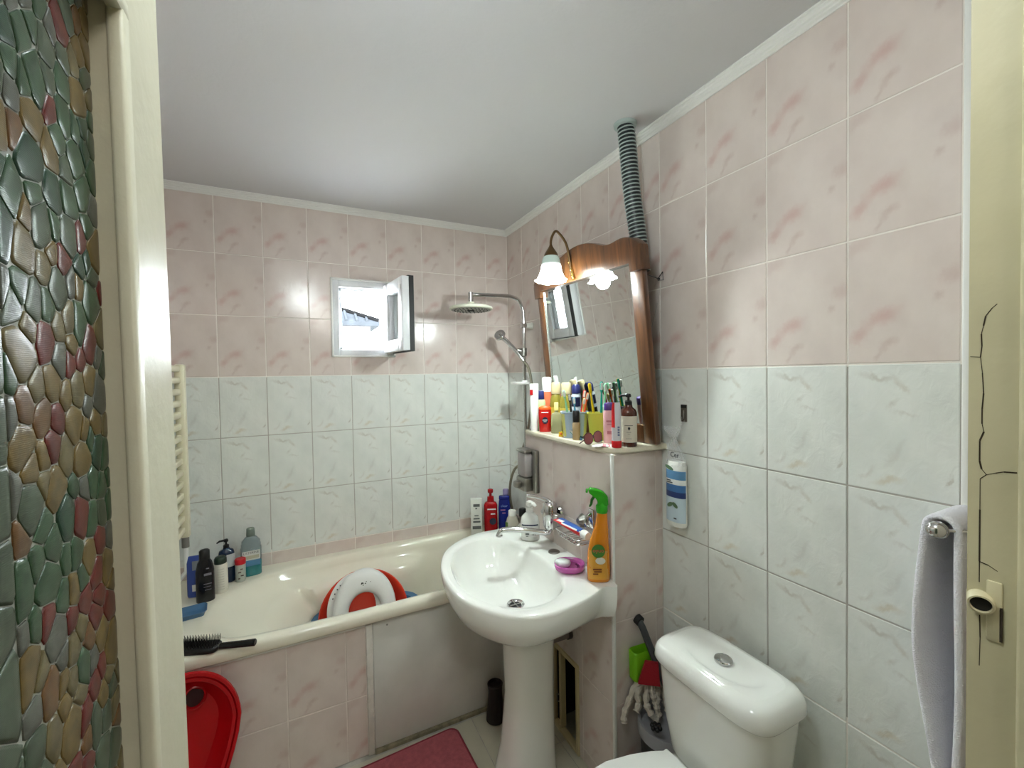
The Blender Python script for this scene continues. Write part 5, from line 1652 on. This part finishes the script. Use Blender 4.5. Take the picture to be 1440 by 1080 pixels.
b.loft([[(x * k + 0.004, y, 0.29 + (z - 0.29) * k) for x, z in hp] for y, k in ((-0.015, 0.88), (-0.012, 0.98), (0.0, 1.0), (0.012, 0.98), (0.015, 0.88))])
b.build('trigger_head', GRN, t, 40)
b = MB().tube([(-0.012, 0, 0.294), (-0.020, 0, 0.282), (-0.022, 0, 0.268), (-0.028, 0, 0.258)], [0.006, 0.005, 0.0045, 0.003], 8)
b.build('trigger', mat('dark_green_trigger', (26, 96, 18), 0.3), t)
MB().tube([(-0.034, 0, 0.314), (-0.040, 0, 0.315)], [0.008, 0.0075], 12).build('nozzle', GRN, t)
pa = patch(t, 'label', mat('orange_label_print', (206, 150, 52), 0.4), 0.0400, 0.0240, 2.5, 0.012, 0.110, 212, 318, hx1=0.0372, hy1=0.0228)
b = MB().lathe([(0.023, 0), (0.023, 0.0010)], 28)
b.xform(Matrix.Translation((-0.003, -0.0256, 0.112)) @ Matrix.Rotation(radians(-2), 4, 'X') @ Matrix.Rotation(pi / 2, 4, 'X'))
b.build('green_disc', mat('leaf_disc_green', (62, 122, 40), 0.4), t)
b = MB().lathe([(0.017, 0), (0.017, 0.0010)], 24)
b.xform(Matrix.Translation((0.004, -0.0252, 0.078)) @ Matrix.Scale(0.7, 4, (0, 0, 1)) @ Matrix.Rotation(pi / 2, 4, 'X'))
b.build('flower_print', mat('greyish_white_print', (206, 204, 190), 0.5), t)
text('label_text', 'oyuo', 0.019, mat('red_pink_print', (206, 92, 72), 0.4), t, (-0.003, -0.0268, 0.114))
bars(t, mat('brown_print', (110, 52, 14), 0.5), -0.0250, [(-0.022, 0.008, 0.048, 0.0022), (-0.018, 0.008, 0.040, 0.0022), (-0.022, -0.004, 0.032, 0.0022)])

# --- in the bath: basins and the child's toilet seat
ORD = mat('orange_red_basin', (208, 56, 34), 0.28)
def tilted(cx, cy, cz, tilt, yaw=0.0):
    return Matrix.Translation((cx, cy, cz)) @ Matrix.Rotation(yaw, 4, 'Z') @ Matrix.Rotation(tilt, 4, 'X')
t = thing('plastic_bowl', 'round orange red plastic bowl tipped up inside the bath', 'bowl', M=tilted(0.242, 2.110, 0.394, radians(66), radians(-6)))
b = MB().lathe([(0.135, -0.085), (0.145, -0.083), (0.186, -0.010), (0.200, -0.004), (0.203, 0.002), (0.198, 0.006), (0.184, 0.002), (0.140, -0.074), (0.060, -0.078)], 48)
b.build('bowl', ORD, t, 50)
t = thing('plastic_bowl', 'blue plastic bowl lying on the bath bottom under the orange red one', 'bowl', (0.262, 2.085, 0.169))
BLB = mat('mid_blue_basin', (70, 118, 158), 0.3)
b = MB().loft([[(x, y, z) for x, y in rrect(0, 0, hx, hy, r, 6)] for z, hx, hy, r in ((0, 0.16, 0.105, 0.07), (0.004, 0.17, 0.115, 0.08), (0.214, 0.226, 0.160, 0.10), (0.218, 0.252, 0.184, 0.12), (0.225, 0.252, 0.184, 0.12), (0.222, 0.224, 0.156, 0.10), (0.010, 0.165, 0.110, 0.07), (0.008, 0.08, 0.06, 0.04))])
b.build('bowl', BLB, t, 50)
t = thing('toddler_toilet_seat', 'white padded toddler toilet seat leaning in the orange red bowl', 'toilet seat', M=tilted(0.236, 2.035, 0.455, radians(72), radians(-6)))
b = MB()
outer_, inner_ = [], []
NS = 48
def seat_pt(a, rx, ryt, ryb):
    s_ = sin(a)
    return (rx * cos(a), (ryt if s_ > 0 else ryb) * s_)
rows = []
for k in range(13):
    f = k / 12
    ph = pi * f
    rows.append([])
    for i in range(NS):
        a = 2 * pi * i / NS
        ox, oy = seat_pt(a, 0.138, 0.180, 0.30)
        ix, iy = seat_pt(a, 0.070, 0.076, 0.22)
        u = 0.5 - 0.5 * cos(ph)
        rows[-1].append((ox + (ix - ox) * u, oy + (iy - oy) * u, 0.030 * sin(ph) ** 0.8))
rows.append([(x, y, -0.012) for x, y, z in rows[-1]])
rows.append([(x, y, -0.012) for x, y, z in rows[0]])
rows.append(rows[0])
b.loft(rows, False, False)
b.build('seat_pad', mat('white_soft_vinyl', (226, 226, 224), 0.3, coat=0.2), t, 60)
b = MB()
R = random.Random(11)
for k in range(11):
    a, r = R.uniform(0, 2 * pi), R.uniform(0, 0.026)
    b.sphere((0.004 + r * cos(a), 0.118 + r * 0.55 * sin(a), 0.0292 - abs(r) * 0.02), R.uniform(0.0025, 0.0055), 8, 5, (1, 0.8, 0.25))
o = b.build('printed_spots', mat('grey_black_spots', (62, 62, 60), 0.5), t)
o['kind'] = 'stuff'
t2 = thing('plastic_booster_ring', 'flat white pierced plastic ring behind the toddler seat', 'seat ring', M=tilted(0.204, 2.070, 0.455, radians(70), radians(-6)))
b = MB().loft([[(x, y, z) for x, y in [seat_pt(2 * pi * i / NS, rx, ry, 0.17) for i in range(NS)]] for rx, ry, z in ((0.125, 0.155, -0.004), (0.127, 0.157, 0.0), (0.125, 0.155, 0.004), (0.085, 0.10, 0.004), (0.085, 0.10, -0.004), (0.125, 0.155, -0.004))], False, False)
b.build('ring', WPLAST, t2, 40)
b = MB()
for k in range(4):
    a = radians(128 + 9 * k)
    x, y = seat_pt(a, 0.112, 0.138, 0.17)
    b.tube([(x, y, 0.0036), (x, y, 0.0044)], 0.0032, 8)
o = b.build('pin_holes', INK, t2)
o['kind'] = 'stuff'

# --- radiator on the left wall, by the door leaf
RADM = mat('cream_radiator_enamel', (222, 216, 190), 0.35)
t = thing('towel_radiator', 'cream ladder radiator on the left wall just behind the door leaf', 'radiator', (-0.462, 2.08, 0))
MB().rbox(-0.018, 0.018, 0.155, 0.190, 0.850, 1.590, 0.006).build('upright', RADM, t)
MB().rbox(-0.018, 0.018, -0.34, -0.305, 0.850, 1.590, 0.006).build('upright', RADM, t)
for k in range(15):
    z = 0.872 + 0.0490 * k
    MB().rbox(-0.026, 0.004, -0.33, 0.180, z, z + 0.026, 0.006).build('rung', RADM, t)
MB().tube([(0.0, 0.172, 0.850), (0.0, 0.172, 0.806)], 0.014, 14).build('valve', mat('grey_valve', (120, 116, 110), 0.4), t)
MB().tube([(0.0, 0.172, 0.806), (0.0, 0.172, 0.70), (-0.05, 0.172, 0.640)], 0.009, 10).build('feed_pipe', WPLAST, t)
for z in (0.92, 1.52):
    MB().tube([(-0.015, 0.10, z), (-0.0855, 0.10, z)], 0.012, 12).build('wall_bracket', RADM, t)

# --- red basin at the left, by the tub front
t = thing('red_plastic_basin', 'red oval plastic basin leaning upright against the pink tub front', 'basin', M=Matrix.Translation((-0.352, 1.600, 0.004)) @ Matrix.Rotation(radians(12), 4, 'Z') @ Matrix.Rotation(radians(-12), 4, 'X'))
def drop(k, d):      # a rounded drop standing on its narrow end; local x, z
    out = []
    for i in range(44):
        a = 2 * pi * i / 44
        z = 0.385 + 0.185 * sin(a) if sin(a) > 0 else 0.385 + 0.375 * sin(a)
        wd = 0.160 * cos(a) * (1 if sin(a) > 0 else (1 - 0.62 * (-sin(a)) ** 1.3))
        out.append((wd * k, d, 0.385 + (z - 0.385) * k))
    return out
RD = mat('glossy_red_plastic', (176, 8, 18), 0.25)
b = MB().loft([drop(1.0, 0.004), drop(1.0, -0.006), drop(0.985, -0.012), drop(0.93, -0.010), drop(0.915, -0.002), drop(0.90, -0.008), drop(0.84, -0.004), drop(0.80, 0.020), drop(0.62, 0.055), drop(0.3, 0.062), drop(0.05, 0.062)], False, True)
b.build('basin_shell', RD, t, 40)
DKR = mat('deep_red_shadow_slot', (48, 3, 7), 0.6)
for nm, x0, z0, rx, rz, dd in (('grip_slot', 0.028, 0.532, 0.019, 0.011, 0.030), ('inner_recess', 0.034, 0.470, 0.026, 0.030, 0.042)):
    def er(k, d):
        return [(x0 + rx * k * cos(2 * pi * i / 24), d, z0 + rz * k * sin(2 * pi * i / 24)) for i in range(24)]
    o = MB().loft([er(1.35, dd + 0.012), er(1.22, dd), er(1.05, dd - 0.002), er(1.0, dd + 0.004), er(0.96, dd + 0.014)], False, False).build(nm, RD, t, 50)
    MB().loft([er(1.02, dd + 0.010), er(1.02, dd + 0.012)], True, True).build('hollow_shade_disc', DKR, o, 0)  # dark red disc painted in for the shade within the recess
# --- pink bath mat, floor items
t = thing('bath_mat', 'dusty pink bath mat lying on the floor before the bath', 'mat', (0.36, 1.50, 0.0), radians(3))
MATM = mat('dusty_pink_pile', (176, 92, 100), 0.95, noise=0.15, nscale=60, bump=0.6, bscale=220)
b = MB().loft([[(x, y, z) for x, y in rrect(0, 0, hx, hy, 0.035, 6)] for z, hx, hy in ((0.0005, 0.208, 0.225), (0.006, 0.212, 0.229), (0.010, 0.206, 0.223))])
b.build('mat_pile', MATM, t, 40)
pl = rrect(0, 0, 0.212, 0.229, 0.035, 6)
MB().tube([(x, y, 0.006) for x, y in pl + pl[:2]], 0.0045, 6).build('bound_edge', mat('dark_pink_binding', (132, 50, 62), 0.9), t)
t = thing('black_pot', 'small black pot standing behind the basin pedestal', 'pot', (0.735, 1.705, 0.0))
MB().lathe([(0.034, 0), (0.042, 0.004), (0.036, 0.06), (0.030, 0.13), (0.034, 0.160), (0.030, 0.163), (0.026, 0.150)], 24).build('pot', mat('black_brown_plastic', (28, 18, 18), 0.4), t)
t = thing('white_cap_flask', 'low white capped flask beside the black pot behind the pedestal', 'flask', (0.772, 1.640, 0.0))
MB().lathe([(0.020, 0), (0.024, 0.004), (0.024, 0.09), (0.014, 0.105), (0.014, 0.125), (0.012, 0.128)], 20).build('flask', WPLAST, t)

# --- mop bucket and mop in the corner between ledge and toilet
t = thing('mop_bucket', 'grey and black mop bucket squeezed between toilet and ledge', 'bucket', (1.092, 1.058, 0.0))
BG = mat('grey_bucket_rim', (150, 150, 154), 0.4)
b = MB().lathe([(0.066, 0), (0.072, 0.004), (0.0875, 0.283), (0.060, 0.283)], 36, cap1=False)
b.build('bucket_body', mat('black_bucket', (30, 32, 34), 0.4), t, 50)
b = MB().lathe([(0.0885, 0.285), (0.095, 0.290), (0.095, 0.325), (0.093, 0.331), (0.085, 0.329), (0.082, 0.306), (0.030, 0.290)], 36, cap0=False)
b.build('wringer_rim', BG, t, 50)
t = thing('wringer_knob', 'black star shaped knob on the mop bucket rim', 'knob', (1.032, 1.045, 0.3315))
b = MB()
for i in range(6):
    a = 2 * pi * i / 6
    b.sphere((0.013 * cos(a), 0.013 * sin(a), 0.010), 0.0075, 10, 6)
b.sphere((0, 0, 0.010), 0.0135, 12, 8, (1, 1, 0.7))
b.build('knob', BLACK, t)
t = thing('string_mop', 'white string mop head hanging over the bucket behind the toilet', 'mop', (1.070, 1.112, 0.40))
STR = mat('white_cotton_yarn', (204, 196, 184), 0.95, bump=0.8, bscale=300)
for pts in ([(0.02, 0.0, 0.045), (-0.012, 0.012, 0.052), (-0.042, 0.026, 0.020), (-0.062, 0.036, -0.030), (-0.082, 0.040, -0.075), (-0.088, 0.034, -0.100)],
            [(0.0, 0.0, 0.045), (-0.016, -0.004, 0.020), (-0.026, -0.010, -0.020), (-0.020, -0.024, -0.050), (0.000, -0.034, -0.075)],
            [(0.03, -0.004, 0.045), (0.022, -0.016, 0.030), (0.012, -0.022, 0.0), (0.006, -0.026, -0.035), (0.012, -0.030, -0.066)],
            [(0.04, 0.0, 0.042), (0.044, -0.020, 0.020), (0.040, -0.032, -0.016), (0.048, -0.036, -0.055)],
            [(-0.01, 0.010, 0.040), (-0.040, 0.018, 0.006), (-0.040, 0.012, -0.030), (-0.058, 0.006, -0.052)],
            [(0.01, 0.004, 0.050), (0.000, -0.010, 0.040), (-0.004, -0.018, 0.010), (0.004, -0.022, -0.020)]):
    pc = catmull([Vector(p) for p in pts], 4, False)
    MB().tube(pc, [0.0105 + 0.0025 * sin(i * 2.2) for i in range(len(pc))], 8).build('strand', STR, t)
t = thing('plastic_scoop', 'bright green plastic scoop behind the white string mop', 'scoop', (1.062, 1.141, 0.440), radians(-4))
LG = mat('acid_green_plastic', (112, 178, 20), 0.4)
b = MB().loft([[(x, y, z) for x, y in rrect(0, 0, hx, hy, 0.012, 4)] for z, hx, hy in ((0, 0.040, 0.018), (0.004, 0.044, 0.021), (0.100, 0.046, 0.022), (0.104, 0.043, 0.020), (0.090, 0.038, 0.016), (0.02, 0.034, 0.012))])
b.build('scoop', LG, t, 40)
t = thing('red_scrub_pad', 'dark red scrubbing pad in front of the green scoop', 'scrub pad', M=Matrix.Translation((1.044, 1.092, 0.452)) @ Matrix.Rotation(radians(-38), 4, 'Z') @ Matrix.Scale(0.85, 4) @ Matrix.Rotation(radians(-10), 4, 'X'))
MB().prism([(-0.040, 0.0), (0.045, 0.0), (0.040, 0.085), (-0.010, 0.085)], -0.010, 0.010).xform(Matrix.Rotation(pi / 2, 4, 'X')).build('pad', mat('dark_red_pad', (150, 14, 30), 0.8, bump=0.4, bscale=200), t, 30)
t = thing('cleaner_bottle', 'small pinkish bottle standing on the floor before the mop bucket', 'bottle', (0.935, 1.105, 0.0))
body(t, 'bottle', [(0, 0.028, 0.020), (0.11, 0.030, 0.021), (0.13, 0.014, 0.014), (0.15, 0.013, 0.013)], mat('dusty_pink_plastic', (170, 120, 116), 0.4), 2.4)

# --- on the right wall: hook, bag of cotton pads, towel on its arm
t = thing('wall_hook', 'small dark metal adhesive hook on the white tiles right of the mirror', 'hook', (XR, 1.062, 1.380))
MB().rbox(-0.0035, 0.0, -0.013, 0.013, -0.030, 0.030, 0.0015).build('plate', mat('tarnished_steel', (120, 116, 108), 0.35, 0.8), t)
MB().tube([(-0.003, 0, 0.010), (-0.005, 0, -0.020), (-0.014, 0, -0.024), (-0.015, 0, -0.012)], 0.0026, 8).build('hook', CHROME2, t)
MB().box(-0.0042, -0.0034, -0.012, 0.012, 0.018, 0.029).build('dark_band', BLACK, t, 0)
t = thing('cotton_pad_bag', 'clear bag of cotton pads with blue printed bands hanging under the wall hook', 'bag', (XR - 0.026, 1.074, 0.985))
t.rotation_euler = (0, 0, radians(-90))
# local x runs along the wall, y into the room is -y
FILM = mat('clear_bag_film', (228, 230, 232), 0.15, alpha=0.30)
b = MB()
def bring_(z, hx, hy, cx=0.0, n=24):
    return sring(hx, hy, z, 2.2, n, (cx, 0))
b.loft([bring_(0.0, 0.020, 0.010), bring_(0.003, 0.036, 0.021), bring_(0.012, 0.040, 0.023), bring_(0.215, 0.038, 0.022), bring_(0.228, 0.035, 0.019)])
b.build('cotton_pads', mat('white_cotton_stack', (228, 228, 222), 0.8, bump=0.3, bscale=120), t, 50)
PRN = {'sky_band': (92, 140, 182), 'white_band': (226, 228, 226), 'mid_blue_band': (64, 112, 164), 'navy_band': (40, 60, 112), 'pale_band': (190, 208, 218)}
for nm, z0, z1 in (('pale_band', 0.020, 0.105), ('navy_band', 0.105, 0.125), ('mid_blue_band', 0.125, 0.150), ('white_band', 0.150, 0.168), ('sky_band', 0.168, 0.198)):
    patch(t, nm, mat('bag_' + nm, PRN[nm], 0.3), 0.0402, 0.0232, 2.2, z0, z1, 182, 358)
b = MB()
for (x, z, s_) in ((-0.008, 0.078, 1), (0.014, 0.080, -1)):
    b.loft([[(x + 0.012 * cos(2 * pi * i / 14), -0.0246 - d, z + 0.008 * sin(2 * pi * i / 14) + s_ * 0.4 * 0.012 * cos(2 * pi * i / 14)) for i in range(14)] for d in (0, 0.0006)])
b.build('leaf_print', mat('leaf_green', (86, 116, 84), 0.5), t)
b = MB().loft([[(-0.012 + 0.018 * cos(2 * pi * i / 14), -0.0224 - d, 0.206 + 0.007 * sin(2 * pi * i / 14) - 0.3 * 0.018 * cos(2 * pi * i / 14)) for i in range(14)] for d in (0, 0.0008)])
b.build('leaf_print', MATS['leaf_green'], t)
bars(t, INK, -0.0240, [(-0.022, -0.004, 0.163, 0.0016), (-0.022, 0.004, 0.156, 0.0016), (0.008, 0.020, 0.034, 0.002)])
b = MB()
fold = []
for z, hx, hy, cx in ((0.216, 0.040, 0.021, 0), (0.240, 0.037, 0.014, -0.002), (0.270, 0.026, 0.010, -0.008), (0.296, 0.012, 0.008, -0.012), (0.306, 0.008, 0.006, -0.012), (0.318, 0.024, 0.008, -0.014), (0.338, 0.036, 0.010, -0.018), (0.346, 0.034, 0.006, -0.018)):
    fold.append([(x + 0.002 * sin(i * 1.9), y + 0.002 * cos(i * 2.3), z + 0.003 * sin(i * 2.7)) for i, (x, y, _) in enumerate(bring_(z, hx, hy, cx, 24))])
b.loft(fold, False, False)
b.build('bag_neck', FILM, t, 50)
text('bag_text', 'Cer', 0.024, INK, t, (0.008, -0.0182, 0.252))
MB().tube([(-0.012, 0, 0.302), (0.010, 0.006, 0.345), (0.022, 0.016, 0.372)], 0.0012, 6).build('bag_cord', FILM, t)

t = thing('towel_holder', 'chrome towel arm with round end knob on the right wall by the doorway', 'towel rail', (XR, 0.357, 1.222))
MB().tube([(0, 0, 0), (-0.012, 0, 0)], [0.024, 0.020], 18).build('wall_flange', CHROME, t)
MB().tube([(-0.010, 0, 0), (-0.136, 0, 0)], 0.0075, 12).build('arm', CHROME, t)
MB().sphere((-0.140, 0, 0), 0.0155, 18, 12, (0.85, 1, 1)).tube([(-0.128, 0, 0), (-0.134, 0, 0)], [0.011, 0.0165], 16).build('end_knob', CHROME, t)
MB().tube([(-0.130, -0.006, 0.0), (-0.100, -0.050, 0.004), (-0.060, -0.14, 0.004)], 0.0030, 8).build('side_wire', CHROME, t)
t = thing('hand_towel', 'white lilac tinted hand towel draped over the chrome arm by the doorway', 'towel', (XR, 0.357, 1.222))
TOW = mat('white_terry_cloth', (238, 237, 244), 0.95, bump=0.9, bscale=420)
def towel_sec(x):
    """section across the arm at local x: down one side, over, down the other (y, z)"""
    pts = []
    n = 26
    f = 0.5 + 0.5 * sin(x * 55.0)
    for i in range(n + 1):
        s_ = i / n
        z = -0.60 + 0.60 * s_
        t_ = 1 - s_
        y = 0.017 + 0.016 * sin(pi * min(t_ * 1.25, 1.0)) - 0.030 * max(0.0, t_ - 0.40) + 0.004 * sin(9 * t_ + x * 18) * t_ - 0.004 * f * t_
        y -= 0.030 * min(1.0, t_ * 3) * max(0.0, (x + 0.124) / 0.120)
        pts.append((y, z))
    for i in range(1, 9):
        a = pi * i / 9
        pts.append((0.017 * cos(a), 0.017 * sin(a) * 0.9))
    for i in range(n + 1):
        s_ = i / n
        z = -0.60 * s_
        pts.append((-0.017 - 0.004 * sin(pi * s_) + 0.010 * s_ * (0.3 + 0.7 * f), z))
    return pts
rings = []
NX = 12
for i in range(NX + 1):
    x = -0.124 + 0.120 * i / NX
    rings.append([(x + 0.004 * sin(z * 14), y, z) for y, z in towel_sec(x)])
b = MB().loft(rings, False, False, closed=False)
o = b.build('towel_cloth', TOW, t, 60, fix=False)
sm = o.modifiers.new('thickness', 'SOLIDIFY')
sm.thickness = 0.012
sm.offset = 1.0
su = o.modifiers.new('soft', 'SUBSURF')
su.levels = 1
su.render_levels = 1

# ------------------------------------------------------------------ room ceiling lamp (above the frame) and an added hall fill globe
HG = mat('lit_opal_globe', (240, 240, 236), 0.4, emit=(243, 255, 257), emit_s=HALL_W)
hl2 = thing('pendant_globe_lamp', 'lit opal globe lamp hanging over the doorway, above the picture', 'lamp', (0.03, 0.45, ZCEIL))
MB().sphere((0, 0, -0.175), 0.11, 28, 16).build('opal_globe', HG, hl2, 60)
MB().tube([(0, 0, -0.07), (0, 0, -0.02)], 0.012, 12).build('stem', WPLAST, hl2)
MB().lathe([(0.045, -0.03), (0.055, -0.012), (0.055, -0.001)], 28).build('ceiling_rose', WPLAST, hl2)
hl3 = thing('hall_fill_globe', 'added unseen fill globe in the hall behind the doorway', 'lamp', (0.25, -0.80, ZCEIL))  # added globe, no known source; brightens faces turned to the doorway
MB().sphere((0, 0, -0.175), 0.11, 28, 16).build('opal_globe', mat('hall_fill_glow', (240, 240, 236), 0.4, emit=(255, 250, 240), emit_s=19.0), hl3, 60)
MB().tube([(0, 0, -0.07), (0, 0, -0.02)], 0.012, 12).build('stem', WPLAST, hl3)
MB().lathe([(0.045, -0.03), (0.055, -0.012), (0.055, -0.001)], 28).build('ceiling_rose', WPLAST, hl3)
